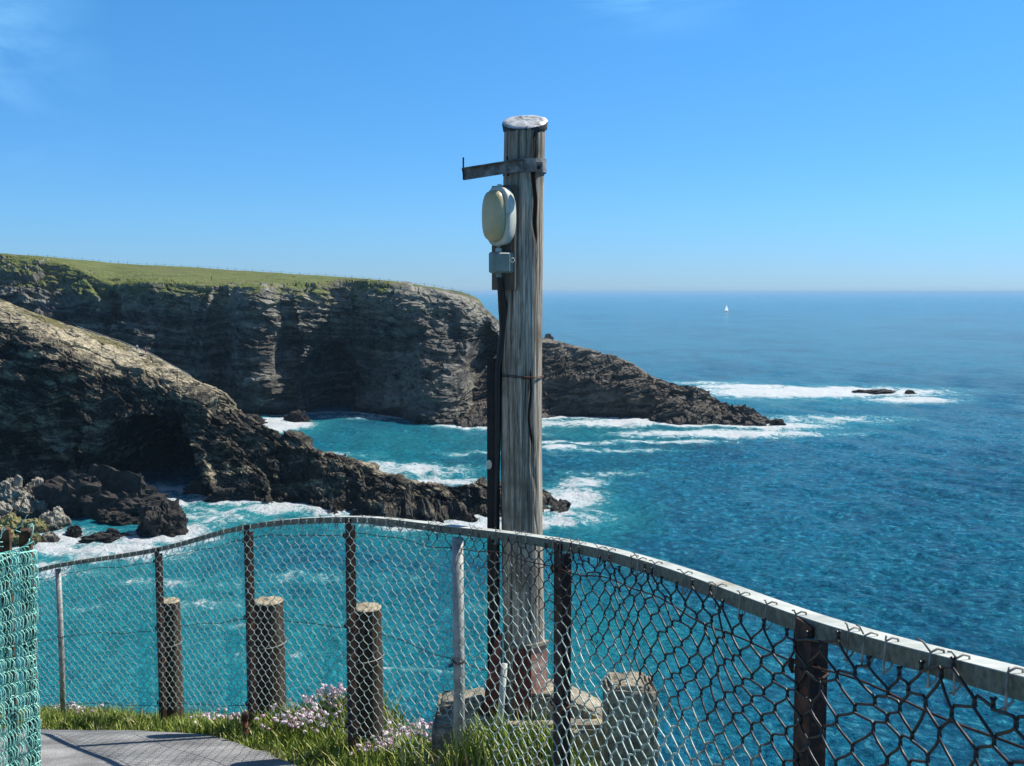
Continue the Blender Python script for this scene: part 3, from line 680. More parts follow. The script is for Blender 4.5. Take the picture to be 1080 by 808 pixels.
def thrift(px, py, d, w_, cnt, label, dry=False):
    c = P(px, py, d); z = float(ground_z(np.array([c.x]), np.array([c.y]))[0])
    r = empty('thrift_clump', (c.x, c.y, z)); tag(r, label, 'flowers', 'thrift clumps on the verge')
    fl = MB(); lf = MB(); st = MB()
    for i in range(int(cnt*1.3)):
        x = random.gauss(0, w_*.38); y = random.gauss(0, .08)
        zz_ = float(ground_z(np.array([c.x+x]), np.array([c.y+y]))[0])-z
        o = FLOWERS[i % len(FLOWERS)].copy() if i >= len(FLOWERS) or used[0] else FLOWERS[i]
        COL.objects.link(o); o.parent = r; o.location = (x, y, zz_-random.uniform(.0, .065)); o.rotation_euler = (random.uniform(-.2, .2), random.uniform(-.2, .2), random.uniform(0, 6))
    used[0] = True
    for i in range(cnt*7):
        x = random.gauss(0, w_*.5); y = random.gauss(0, .11); a = random.uniform(0, 2*PI); h_ = random.uniform(.03, .08)
        zz_ = float(ground_z(np.array([c.x+x]), np.array([c.y+y]))[0])-z
        ux_, uy_ = math.cos(a)*.002, math.sin(a)*.002; lx_, ly_ = random.uniform(-.03, .03), random.uniform(-.03, .03)
        lf.add([(x-ux_, y-uy_, zz_), (x+ux_, y+uy_, zz_), (x+lx_, y+ly_, zz_+h_)], [(0, 1, 2)], random.uniform(.1, .6))
    lf.build('leaves', GRASS_M, r)
thrift(78, 762, 8.25, .28, 46, 'small clump of pink thrift at the foot of the far left pipe post')
thrift(246, 757, 6.75, .30, 60, 'pale pink thrift clump just left of the broad second timber stub')
thrift(322, 772, 6.05, .25, 80, 'dense pink thrift clump between the second and third timber stubs')
thrift(346, 760, 6.35, .22, 60, 'pale thrift clump on the stony bank left of the third timber stub')
thrift(418, 765, 5.65, .20, 60, 'bright pink thrift clump right of the third timber stub')
thrift(398, 792, 5.2, .14, 26, 'low thrift clump at the right foot of the third timber stub')
thrift(450, 778, 5.0, .14, 24, 'sparse thrift clump left of the concrete footing')

# ---------------------------------------------------------------- fence materials
def rust_mat(name, cs, rough=.75, sc=28, metal=.2):
    n = NT(name); c0 = n.coord()
    a_ = n.noise(c0, sc, 7, .7, .3); b_ = n.noise(c0, sc*.25, 4, .6)
    col = n.ramp(n.math('ADD', n.math('MULTIPLY', a_, .6), n.math('MULTIPLY', b_, .4)), [(.36, cs[0]), (.5, cs[1]), (.6, cs[2])])
    return n.out(col, rough, n.bump(a_, .8, .004), metal)
RUST = rust_mat('rusted_iron', ((.012, .009, .008), (.035, .018, .013), (.11, .042, .02)))
n = NT('rusted_iron_flaking_paint'); c0 = n.coord(); a_ = n.noise(c0, 22, 7, .7, .3)
col = n.ramp(a_, [(.38, (.012, .009, .008)), (.52, (.04, .018, .013)), (.62, (.12, .045, .022))])
col = n.mix(n.rng(n.noise(c0, 14, 4, .6, .6), .645, .665), col, (.50, .48, .42))
RUSTP = n.out(col, .75, n.bump(a_, .8, .004), .1)
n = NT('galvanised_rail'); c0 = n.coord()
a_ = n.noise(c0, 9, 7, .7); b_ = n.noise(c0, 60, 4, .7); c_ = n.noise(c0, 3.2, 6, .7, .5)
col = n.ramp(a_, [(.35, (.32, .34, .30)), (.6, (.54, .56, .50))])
col = n.mix(n.rng(n.math('ADD', n.attr('k'), n.math('MULTIPLY', n.math('SUBTRACT', a_, .5), .5)), .36, .62), col, n.mix(n.rng(b_, .4, .6), (.085, .09, .06), (.17, .175, .13)))  # k darkens the lip: its shade painted in as olive
col = n.mix(n.rng(c_, .56, .66), col, (.30, .27, .17))
col = n.mix(n.rng(n.math('ADD', n.math('MULTIPLY', b_, .5), n.math('MULTIPLY', c_, .5)), .58, .66), col, (.12, .06, .03))
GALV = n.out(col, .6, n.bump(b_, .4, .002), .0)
n = NT('galvanised_pipe'); c0 = n.coord(); a_ = n.noise(c0, 20, 7, .7)
GPIPE = n.out(n.mix(n.rng(n.noise(c0, 12, 5, .7), .56, .66), n.ramp(a_, [(.35, (.20, .20, .18)), (.6, (.40, .40, .36))]), (.10, .06, .035)), .6, n.bump(a_, .4, .002), .2)
n = NT('chain_link_wire'); c0 = n.coord(); k_ = n.attr('k')
a_ = n.noise(c0, 9, 5, .7)
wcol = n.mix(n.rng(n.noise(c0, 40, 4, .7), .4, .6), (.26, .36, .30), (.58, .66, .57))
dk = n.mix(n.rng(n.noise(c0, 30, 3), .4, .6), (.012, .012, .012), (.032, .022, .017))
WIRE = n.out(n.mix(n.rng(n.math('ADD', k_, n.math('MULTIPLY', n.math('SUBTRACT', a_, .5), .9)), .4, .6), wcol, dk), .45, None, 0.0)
TIE = simple('tie_wire', (.06, .04, .03), (.45, .45, .40), 18, .5)

# ---------------------------------------------------------------- the fence
fence = empty('fence', tuple(rail(s_at(370))-Vector((0, 0, 1.2)))); FO = fence.location.copy()
tag(fence, 'curved chain link fence with a flat metal top rail running along the clifftop path', 'fence')
def fpart(mb, name, mat, smooth=False):
    mb.v = [(v[0]-FO[0], v[1]-FO[1], v[2]-FO[2]) for v in mb.v]
    return mb.build(name, mat, fence, smooth)
SMAX = arc[-1]
# rail: angle section, flat on top with a lip towards the path
prof = [(.0275, 0), (.028, -.003), (.028, -.032), (.023, -.032), (.023, -.005), (-.018, -.005), (-.018, 0)]    # (towards path, up)
ss = np.linspace(0.02, SMAX-.02, 240); vs = []; fs = []
for i, s_ in enumerate(ss):
    p = rail(s_); iw = inward(s_)
    for (a, b) in prof: vs.append(p+iw*a+Vector((0, 0, b)))
m_ = len(prof)
fs = [(i*m_+k, i*m_+(k+1) % m_, (i+1)*m_+(k+1) % m_, (i+1)*m_+k) for i in range(len(ss)-1) for k in range(m_)]+[tuple(range(m_)), tuple(range(len(vs)-1, len(vs)-m_-1, -1))]
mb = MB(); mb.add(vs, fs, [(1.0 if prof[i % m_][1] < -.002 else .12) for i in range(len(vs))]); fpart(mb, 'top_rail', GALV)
def post_at(px, kind, size=.055, mat=RUST):
    s_ = s_at(px); p = rail(s_); iw = inward(s_); t = rdir(s_)
    base = float(ground_z(np.array([p.x]), np.array([p.y]))[0])-.15
    top = p.z-.007
    mb = MB()
    if kind == 'pipe':
        q = p+iw*.045
        mb.tube([(q.x, q.y, base), (q.x+.004, q.y, (base+top)/2), (q.x, q.y, top-.035)], size/2, 14)
        o = fpart(mb, 'post', mat, True)
    else:
        c = p+iw*.0315
        th = .006; rot = Matrix((( t.x, iw.x, 0), (t.y, iw.y, 0), (0, 0, 1)))
        mb.box((c.x, c.y, (base+top)/2), (size, th, top-base), rot)
        c2 = c-t*(size/2-th/2)+(-iw)*(size/2+.001)
        mb.box((c2.x, c2.y, (base+top)/2-.022), (th, size-th, top-base-.044), rot)
        o = fpart(mb, 'post', mat)
    for tt in ([.10, .56, 1.08] if kind != 'pipe' else [.56]):
        cl_ = MB(); c = p+iw*(.034 if kind != 'pipe' else .045)-Vector((0, 0, tt)); r_ = size*.62
        pts = [c+t*math.cos(a)*r_+(-iw)*(r_*.6)*math.sin(a)*(1 if kind != 'pipe' else 1.4)-iw*(.02 if kind != 'pipe' else 0)+Vector((0, 0, .004*math.sin(3*a))) for a in np.linspace(0, 2*PI, 13)]
        cl_.tube(pts, .003, 5); pk = c+t*r_*(-1); cl_.tube([pk+Vector((0, 0, .012)), pk+Vector((-.006, -.004, 0)), pk+Vector((0, 0, -.012))], .006, 5)
        cl_.v = [(v[0]-FO[0], v[1]-FO[1], v[2]-FO[2]) for v in cl_.v]; cl_.build('clamp', RUST, o)
    return o
post_at(-25, 'pipe', .05, GPIPE)
post_at(67, 'pipe', .042, GPIPE); post_at(170, 'iron', .052); post_at(265, 'iron', .056); post_at(373, 'iron', .054); post_at(493, 'pipe', .047, GPIPE); post_at(598, 'iron', .060); post_at(866, 'iron', .062, RUSTP)
# posts beyond the right edge of the frame
s_ = s_at(1080)+1.15; 
mb = MB(); p = rail(s_); mb.box((p.x, p.y, p.z-.8), (.06, .006, 1.55)); fpart(mb, 'post', RUST)

# chain link mesh, bay by bay
PITCH = .047; HP = .0345; HT = 1.13
def wob_f(s_, t_):
    x = np.array([[s_*3.1, t_*3.3, 1.7]]); y = np.array([[s_*3.3+9, t_*2.9, 4.1]]); z = np.array([[s_*2.1, t_*1.6, 9.2]])
    return float(vnoise(x, 3)[0]), float(vnoise(y, 5)[0]), float(vnoise(z, 6)[0])
bays = [0.06]+[s_at(q) for q in (-25, 63, 168, 262, 370, 485, 593, 856)]+[s_at(1080)+1.15]
nW = int((bays[-1]-bays[0])/PITCH)
# vectorised noise field for all nodes
js = int(HT/HP)
I, J = np.meshgrid(np.arange(nW+1), np.arange(js+1), indexing='ij')
sI = bays[0]+I*PITCH; tJ = .012+J*HP
near = np.clip((sI-s_at(420))/(s_at(700)-s_at(420)), 0, 1)
topw = np.exp(-tJ/.16)
mess = .35+.65*near
p1 = vnoise(np.stack([sI*4.3, tJ*4.6, I*0+1.7], -1), 3); p2 = vnoise(np.stack([sI*4.9+9, tJ*4.1, I*0+4.], -1), 5); p3 = vnoise(np.stack([sI*1.7, tJ*1.6, I*0+9.], -1), 6)
fine1 = RNG.normal(size=I.shape); fine2 = RNG.normal(size=I.shape)
DS = (.030*p1*mess+.0030*fine1*mess)*(1+1.3*topw*near)
DT = (.026*p2*mess+.0024*fine2*mess)*(1+1.6*topw*near)+topw*.028*near*(1-np.cos(sI*2*PI/.41))*.5
DO = .012*p3
LOOK = np.array([(*rail(s), *inward(s)) for s in np.linspace(0, SMAX, 600)]); LS = np.linspace(0, SMAX, 600)
def at(s_, t_, o_):
    b = [float(np.interp(s_, LS, LOOK[:, c])) for c in range(6)]
    return Vector((b[0]+b[3]*o_, b[1]+b[4]*o_, b[2]-t_))
parts = [MB() for _ in range(len(bays)-1)]
rW = .0024
for i in range(nW):
    s0 = bays[0]+i*PITCH
    bi = max(k for k in range(len(bays)-1) if bays[k] <= s0+1e-6)
    pts = []; ks = []
    nr_ = near[i, 0]; par = 1 if i % 2 else -1
    for j in range(js+1):
        side = par if (j % 2) else -par
        ii = min(nW, i+1) if side > 0 else i
        # node shared by wire i and its neighbour
        sn = s0+(PITCH if side > 0 else 0)-PITCH*.5+PITCH*.0
        sn = s0+side*(PITCH*.5+.0016); tn_ = .012+j*HP
        if side > 0: ds, dt, do = DS[ii, j], DT[ii, j], DO[ii, j]
        else: ds, dt, do = DS[i, j], DT[i, j], DO[i, j]
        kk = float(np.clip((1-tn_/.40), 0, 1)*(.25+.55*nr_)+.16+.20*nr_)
        tz = HP*.22
        pts.append(at(sn+ds-side*.0035, tn_+dt-tz, .042+do+.0026*side)); ks.append(kk)
        pts.append(at(sn+ds, tn_+dt, .042+do)); ks.append(kk)
        pts.append(at(sn+ds-side*.0035, tn_+dt+tz, .042+do-.0026*side)); ks.append(kk)
        # bellied run to the next node
        if j < js:
            s2 = s0-side*(PITCH*.5+.0016)
            jj = j+1
            d2 = (DS[i, jj] if side > 0 else DS[min(nW, i+1), jj]); t2 = (DT[i, jj] if side > 0 else DT[min(nW, i+1), jj])
            pts.append(at((sn+ds)*.5+(s2+d2)*.5+side*.004, tn_+HP*.5+(dt+t2)*.5, .042+do-.0020*side)); ks.append(kk)
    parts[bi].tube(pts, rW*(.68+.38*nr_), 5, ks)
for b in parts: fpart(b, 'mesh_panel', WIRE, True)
# straining wires
for tt, s_a, s_b in ((.088, .1, SMAX-.2), (.565, .1, bays[7]), (1.09, .1, bays[7])):
    pts = [at(s, tt+.008*math.sin(s*5.1)+.004*math.sin(s*13), .031) for s in np.arange(s_a, s_b, .06)]
    fpart(MB().tube(pts, .0021, 6, .9), 'line_wire', RUST, True)
# ties looped over the rail
sx_ = s_at(60)
ti = 0
while sx_ < s_at(1080)+.35:
    if ti < 95:
        p = rail(sx_); iw = inward(sx_); t = rdir(sx_); mb = MB()
        lean = random.uniform(-.02, .02)
        loopp = [(.036, -.05), (.035, -.02), (.033, .002), (.022, .007), (.012, .004), (.010, -.006), (.016, -.016), (.022, -.04), (.030, -.048), (.037, -.05)]
        pts = [p+iw*a+Vector((0, 0, b))+t*(lean*k/9) for k, (a, b) in enumerate(loopp)]
        mb.tube(pts, .0019, 5)
        e = p+iw*.034+Vector((0, 0, .004)); e2 = e+t*random.uniform(-.02, .02)+iw*random.uniform(.004, .014)+Vector((0, 0, random.uniform(.002, .018)))
        mb.tube([e, (e+e2)/2+Vector((0, 0, .004)), e2], .0016, 5)
        fpart(mb, 'wire_tie', TIE, True)
    ti += 1; sx_ += random.choice((.07, .1, .13, .17, .2, .05)) * (1.0 if sx_ > s_at(480) else 1.7)

# ---------------------------------------------------------------- timber stubs
def wood_mat(name, cs, sc=1.0, stain_dark=True):
    n = NT(name); c0 = n.coord()
    gr = n.noise(n.map(c0, (130*sc, 130*sc, 4.5*sc)), 1.0, 9, .74, .5)
    g2 = n.noise(n.map(c0, (48*sc, 48*sc, 1.6*sc)), 1.0, 8, .70, .8)
    bl = n.noise(c0, 5*sc, 5, .6)
    f = n.math('ADD', n.math('MULTIPLY', gr, .5), n.math('MULTIPLY', g2, .5))
    col = n.ramp(f, [(.34, cs[0]), (.44, cs[1]), (.54, cs[2]), (.66, cs[3])])
    col = n.mix(n.rng(bl, .5, .72), col, cs[1])
    crk = n.rng(g2, .385, .35)
    col = n.mix(n.math('MULTIPLY', crk, .85), col, cs[0])
    if stain_dark: col = n.mix(n.rng(n.math('ADD', n.attr('k'), n.math('MULTIPLY', n.math('SUBTRACT', gr, .5), .9)), .45, .7), col, (.05, .018, .010))
    h = n.math('SUBTRACT', f, n.math('MULTIPLY', crk, .5))
    return n.out(col, .9, n.bump(h, .7, .005), spec=.2)
POLEW = wood_mat('weathered_grey_timber', ((.030, .025, .020), (.13, .108, .08), (.40, .35, .275), (.86, .80, .68)))
STUBW = wood_mat('shaded_brown_timber', ((.010, .008, .006), (.035, .027, .019), (.075, .056, .038), (.17, .135, .095)), 1.2, False)  # dark brown wood with the shade on its sides painted in
ENDW = simple('sunlit_end_grain', (.16, .13, .085), (.46, .40, .28), 38, .9, 0, 1.0, .006, (.05, .04, .028))  # sunlight on the stub tops painted into this pale colour
def cyl_grid(x0, y0, zt, zb, rt, rb, nu_=72, nv_=90, lean=(0, 0), seed=0, groove=.03, square=0, topround=.0):
    A = np.linspace(0, 2*PI, nu_, endpoint=False)[None, :]; Tv = np.linspace(0, 1, nv_)[:, None]
    r = rt+(rb-rt)*Tv
    q = np.stack([np.cos(A)*3.5+0*Tv, np.sin(A)*3.5+0*Tv, Tv*(zt-zb)*.8+0*A+seed], -1)
    q2 = np.stack([np.cos(A)*9+0*Tv, np.sin(A)*9+0*Tv, Tv*(zt-zb)*.7+0*A+seed*2], -1)
    gro = -np.clip(np.abs(vnoise(q2, seed))*-1+.06, 0, 1)*8
    R_ = r*(1+groove*vnoise(q, seed+3)+groove*.5*gro)
    if square: R_ = R_/np.maximum(np.abs(np.cos(A)), np.abs(np.sin(A)))**square
    X_ = x0+R_*np.cos(A)+lean[0]*(1-Tv); Y_ = y0+R_*np.sin(A)+lean[1]*(1-Tv); Z_ = zt+(zb-zt)*Tv+0*A
    return np.stack([X_, Y_, Z_], -1), A, Tv
def timber_stub(px0, px1, ytop, d, label, seed):
    c = P((px0+px1)/2, ytop, d); r = (px1-px0)/F*d/2; zb = float(ground_z(np.array([c.x]), np.array([c.y]))[0])-.15
    root = empty('timber_stub', (c.x, c.y, zb+.15)); tag(root, label, 'timber post', 'timber stubs behind the fence')
    lz = zb+.15
    Gc, A, Tv = cyl_grid(0, 0, c.z-lz, -.15, r*.93, r*1.06, 64, 60, (random.uniform(-.01, .01), 0), seed, .035)
    me = raw_mesh('shaft', Gc, grid_faces(60, 64, True), True); mesh_obj('shaft', me, STUBW, root)
    top = Gc[0].copy(); mb = MB(); rings = []
    zt = c.z-lz
    for k, f_ in enumerate((1.0, .97, .7, .35, .0)):
        rings.append([(top[i, 0]*f_, top[i, 1]*f_, zt+(-.012, .006, .010, .013, .012)[k]+random.uniform(-.007, .004)*(k > 0)) for i in range(64)])
    vs = [v for r_ in rings for v in r_]; fs = [(k*64+i, k*64+(i+1) % 64, (k+1)*64+(i+1) % 64, (k+1)*64+i) for k in range(4) for i in range(64)]
    mb.add(vs, fs); mb.build('end_grain', ENDW, root, True)
    for tz in (.32, .92):
        if tz < zt+0.1:
            ww = [(math.cos(a)*r*1.1, math.sin(a)*r*1.1, max(.06, zt-tz*zt/1.0)+.01*math.sin(a+1)) for a in np.linspace(0, 2*PI, 30)]
            MB().tube(ww, .0022, 5).build('binding_wire', TIE, root, True)
    return root
timber_stub(165, 190, 634, 7.42, 'slim dark timber stub with pale top behind the second fence post from the left', 3)
timber_stub(264, 300, 634, 6.48, 'broad dark timber stub with pale top right of the third fence post from the left', 5)
timber_stub(366, 403, 641, 5.56, 'tallest looking dark timber stub with flat top, left of the pale pipe post', 8)

# small rusty stake at the foot of the third post
st_ = empty('stake', tuple(P(259, 776, 6.1))); tag(st_, 'short rusty red iron stake at the foot of the third fence post', 'stake')
MB().tube([(0, 0, -.1), (0, 0, .09)], .016, 10).build('shank', rust_mat('red_rust', ((.05, .012, .008), (.12, .03, .018), (.2, .06, .03))), st_, True)
MB().box((0, 0, .115), (.04, .035, .05), None, 0, .008).build('cap', RUST, st_)

# ---------------------------------------------------------------- concrete footing, bollard, pole base
n = NT('old_concrete'); c0 = n.coord(); a_ = n.noise(c0, 7, 8, .7, .3); b_ = n.noise(c0, 45, 6, .75)
col = n.ramp(n.math('ADD', n.math('MULTIPLY', a_, .55), n.math('MULTIPLY', b_, .45)), [(.37, (.09, .08, .065)), (.5, (.27, .24, .18)), (.62, (.64, .57, .43))])
col = n.mix(n.rng(n.noise(c0, 11, 5, .7, .5), .58, .66), col, (.42, .33, .12))
CONC = n.out(col, .92, n.bump(n.math('ADD', a_, b_), 1.0, .012), spec=.2)
def rough_block(name, pts, off, mat, parent, sub=9, amp=.012, seed=0):
    """prism subdivided and roughened like weathered concrete"""
    import bmesh
    bm = bmesh.new(); nn = len(pts); off = Vector(off)
    v1 = [bm.verts.new(Vector(p)) for p in pts]; v2 = [bm.verts.new(Vector(p)+off) for p in pts]
    bm.faces.new(v1[::-1]); bm.faces.new(v2)
    for i in range(nn): bm.faces.new((v1[i], v1[(i+1) % nn], v2[(i+1) % nn], v2[i]))
    bmesh.ops.recalc_face_normals(bm, faces=bm.faces)
    bmesh.ops.bevel(bm, geom=list(bm.edges), offset=.014, segments=2, affect='EDGES')
    bmesh.ops.triangulate(bm, faces=bm.faces)
    for _ in range(4):
        es = [e for e in bm.edges if e.calc_length() > .028]
        if not es or len(bm.verts) > 30000: break
        bmesh.ops.subdivide_edges(bm, edges=es, cuts=1, use_grid_fill=False); bmesh.ops.triangulate(bm, faces=[f for f in bm.faces if len(f.verts) > 3])
    bm.normal_update()
    co_ = np.array([v.co[:] for v in bm.verts]); nn_ = np.array([v.normal[:] for v in bm.verts])
    dsp = amp*(fbm(co_*14+seed, 4, seed)+.4*chunk(co_*1.0, (.06, .06, .05), seed+3, .8))
    co_ = co_+nn_*dsp[:, None]
    for v, c in zip(bm.verts, co_): v.co = Vector(c)
    me = bpy.data.meshes.new(name); bm.to_mesh(me); bm.free(); me.materials.append(mat)
    me.polygons.foreach_set('use_smooth', [True]*len(me.polygons))
    return link(bpy.data.objects.new(name, me), parent)
PD = 4.66
pc = P(556, 758, PD)
foot = empty('concrete_footing', (pc.x, pc.y, pc.z-.3)); tag(foot, 'rough lichen stained concrete footing that carries the grey wooden pole', 'footing')
def L(px, py, d): return P(px, py, d)-foot.location
a = L(456, 772, 4.46); b = L(640, 772, 4.46); zt_ = L(550, 766, 4.46).z
rough_block('plinth', [(a.x, a.y, -.25), (b.x, a.y, -.25), (b.x, a.y, zt_), (a.x, a.y, zt_)], (0, .34, 0), CONC, foot, seed=2)
b1 = L(588, 766, 4.55); b2 = L(640, 768, 4.55); tp = L(590, 733, 4.55)
rough_block('sloping_haunch', [(b1.x-.12, b1.y, zt_-.03), (b2.x, b1.y, zt_-.03), (b2.x-.01, b1.y, zt_+.005), (b1.x+.0, b1.y, tp.z), (b1.x-.12, b1.y, tp.z)], (0, .22, 0), CONC, foot, amp=.01, seed=5)
q = L(458, 742, 4.6); q2 = L(512, 742, 4.6)
rough_block('side_kerb', [(q.x, q.y, zt_-.03), (q2.x, q.y, zt_-.03), (q2.x, q.y, zt_+.06), (q.x+.02, q.y, zt_+.045)], (0, .16, 0), CONC, foot, amp=.01, seed=8)
# concrete stump
c = P(664, 716, 4.1); zb = float(ground_z(np.array([c.x]), np.array([c.y]))[0])-.2; hw = 28/F*4.1
cs_ = empty('concrete_bollard', (c.x, c.y, zb+.2)); tag(cs_, 'stout square concrete stump with rounded pale top right of the pole', 'bollard')
rough_block('stump', [(-hw, -hw, -.2), (hw*1.02, -hw, -.2), (hw*1.0, -hw, c.z-zb-.25), (hw*.93, -hw, c.z-zb-.222), (hw*.78, -hw, c.z-zb-.206), (hw*.55, -hw, c.z-zb-.2), (-hw*.6, -hw, c.z-zb-.196), (-hw*.85, -hw, c.z-zb-.203), (-hw*.98, -hw, c.z-zb-.225)], (0, hw*1.9, 0), CONC, cs_, amp=.009, seed=11)
bpy.data.objects['stump']

# ---------------------------------------------------------------- the pole
pt = P(553.5, 131, PD); pb = P(555, 764, PD)
RT = 21.2/F*PD; RB = 22.3/F*PD
pole = empty('wooden_pole', (pb.x, pb.y, pb.z)); tag(pole, 'tall weathered grey wooden pole with a metal cap standing behind the fence', 'pole')
hz_ = pt.z-pb.z
nu_, nv_ = 160, 260
Gc, A, Tv = cyl_grid(0, 0, hz_, -.05, RT, RB, nu_, nv_, (pt.x-pb.x, 0), 21, .012)
# the pole bows slightly to the left half way down
bow = -.018*np.sin(np.clip(Tv, 0, 1)*PI)
Gc[..., 0] += bow
Aw = (A+PI*2) % (2*PI); ang = ((Aw*180/PI)+360) % 360       # 270 = towards camera, 0 = right
zrel = Gc[..., 2]
def crack(a0, z0, z1, wdt, dep, amp_a=6):
    wv = a0+amp_a*np.sin(zrel*9+a0)+3*np.sin(zrel*31)
    k = np.exp(-((ang-wv)/wdt)**2)*np.clip((zrel-z0)*12, 0, 1)*np.clip((z1-zrel)*12, 0, 1)
    return k*dep
ck = crack(300, 1.05, 1.62, 4, 1)+crack(304, 2.1, hz_, 4.5, 1)+.7*crack(283, 1.9, hz_, 3, 1)+.6*crack(262, .5, 1.7, 2.2, 1)+.6*crack(238, .9, 2.3, 2.4, 1)+.5*crack(316, .3, 1.3, 2, 1)
rad = np.stack([np.cos(A)+0*Tv, np.sin(A)+0*Tv], -1)
Gc[..., :2] -= rad*(ck*.006)[..., None]
topz = Gc[..., 2]; lim = (pt.z-pb.z)+.010+Gc[..., 1]*math.tan(math.radians(24))+(Gc[..., 0]-(pt.x-pb.x))*math.tan(math.radians(3)); Gc[..., 2] = np.minimum(topz, lim-.006)
upl = (.30+.28*np.clip((zrel-1.95)*1.5, 0, 1))*np.clip(1.3-np.abs(ang-225)/40, 0, 1)  # upper-left stain, plus weaker darkening down the whole left side
stain_dark = np.clip(upl+crack(300, 1.2, 1.62, 5, 1)+crack(303, 2.05, 2.62, 8, 1.0), 0, 1)
me = raw_mesh('shaft', Gc, grid_faces(nv_, nu_, True), True, {'k': stain_dark*.9})
mesh_obj('shaft', me, POLEW, pole)
def PL(px, py, d=PD): return P(px, py, d)-pole.location
# cap: tilted lead disc with a turned down rim
LEAD = simple('pale_lead_sheet', (.34, .36, .36), (.66, .68, .68), 26, .5, .2, .8, .004, (.12, .12, .12))
LEADD = simple('dark_tarred_felt', (.02, .022, .022), (.06, .062, .06), 30, .8)
tc = PL(553.5, 130); rot = Matrix.Rotation(math.radians(24), 3, 'X') @ Matrix.Rotation(math.radians(-3), 3, 'Y')
mb = MB(); vs = []; nn = 48
for (rr_, z_) in ((0, .004), (.5, .003), (.85, .001), (1.05, -.002), (1.10, -.008)):
    for i in range(nn):
        a_ = 2*PI*i/nn; wv = 1+.02*math.sin(3*a_+1)+.015*math.sin(7*a_)
        vs.append(rot @ Vector((RT*rr_*wv*math.cos(a_), RT*rr_*wv*math.sin(a_), z_+random.uniform(-.0012, .0012)+.012))+tc)
mb.add(vs, [(k*nn+i, (k+1)*nn+i, (k+1)*nn+(i+1) % nn, k*nn+(i+1) % nn) for k in range(4) for i in range(nn)]); mb.build('cap', LEAD, pole, True)
mb = MB(); vs = []
for (rr_, z_) in ((1.09, .003), (1.11, -.006), (1.07, -.030), (1.00, -.032)):
    for i in range(nn):
        a_ = 2*PI*i/nn; wv = 1+.015*math.sin(5*a_)+.01*math.sin(11*a_)
        vs.append(rot @ Vector((RT*rr_*wv*math.cos(a_), RT*rr_*wv*math.sin(a_), z_+(random.uniform(-.008, .006) if z_ < -.02 else 0)))+tc)
mb.add(vs, [(k*nn+i, (k+1)*nn+i, (k+1)*nn+(i+1) % nn, k*nn+(i+1) % nn) for k in range(3) for i in range(nn)]); mb.build('cap_skirt', LEADD, pole, True)
# steel band bracket with arm and upturned end
BR = rust_mat('painted_steel_with_rust', ((.05, .045, .04), (.16, .15, .13), (.30, .29, .26)), .6, 30)
br = empty('arm_bracket', tuple(P(553, 177, PD))); tag(br, 'rusty steel band bracket with long arm and upturned tip near the pole top', 'bracket')
def BL(px, py, d=PD): return P(px, py, d)-br.location
mb = MB(); vs = []; hh_ = 7.0/F*PD
for (dz, ro) in ((-hh_, 1.0), (-hh_, 1.075), (hh_, 1.075), (hh_, 1.0)):
    for i in range(nn):
        a_ = 2*PI*i/nn; x_ = RT*ro*math.cos(a_)+.001; vs.append(Vector((x_, RT*ro*math.sin(a_), dz-x_*-.06)))
mb.add(vs, [(k*nn+i, ((k+1) % 4)*nn+i, ((k+1) % 4)*nn+(i+1) % nn, k*nn+(i+1) % nn) for k in range(4) for i in range(nn)]); mb.build('band', BR, br)
dA = PD-RT-.012
a1 = BL(530, 176, dA); a2 = BL(489, 182.5, dA)
ax_ = (a2-a1); ln_ = ax_.length; rot = Matrix.Rotation(math.atan2(ax_.z, -ax_.x)*1, 3, 'Y')
MB().box((a1+a2)/2+Vector((.04, 0, .002)), (ln_+.09, .005, 12.5/F*PD), rot).build('arm', BR, br)
MB().box((a1+a2)/2+Vector((.04, -.012, .012+12.0/F*PD/2-.012)), (ln_+.09, .022, .004), rot).build('arm_flange', BR, br)
MB().box(a2+Vector((-.001, 0, .018)), (.006, .022, 22/F*PD)).build('upturned_tip', RUST, br)
MB().box((BL(569, 177, dA)+Vector((0, .004, 0))), (.028, .016, 13/F*PD), None, 0, .003).build('clamp_plate', BR, br)
MB().tube([BL(568, 177, dA)+Vector((0, -.016, 0)), BL(568, 177, dA)+Vector((0, .0, 0))], .007, 6).build('bolt', RUST, br)
MB().tube([BL(535, 165, dA+.01), BL(536, 186, dA+.008)], .004, 6).build('rivet_bar', RUST, br)
# board
BOARDM = wood_mat('board_timber', ((.03, .026, .02), (.08, .07, .055), (.14, .125, .10), (.22, .20, .17)), 1.2, False)
bd = empty('mounting_board', tuple(P(532, 305, PD-RT))); tag(bd, 'narrow weathered timber board fixed to the pole behind the lamp and box', 'board')
BA = math.radians(-38)
Rb = Matrix.Rotation(BA, 3, 'Z')
c = P(532, 251, PD-RT*.86)-bd.location
MB().box(c, (30/F*PD, .022, 107/F*PD), Rb, 0, .002).build('plank', BOARDM, bd)
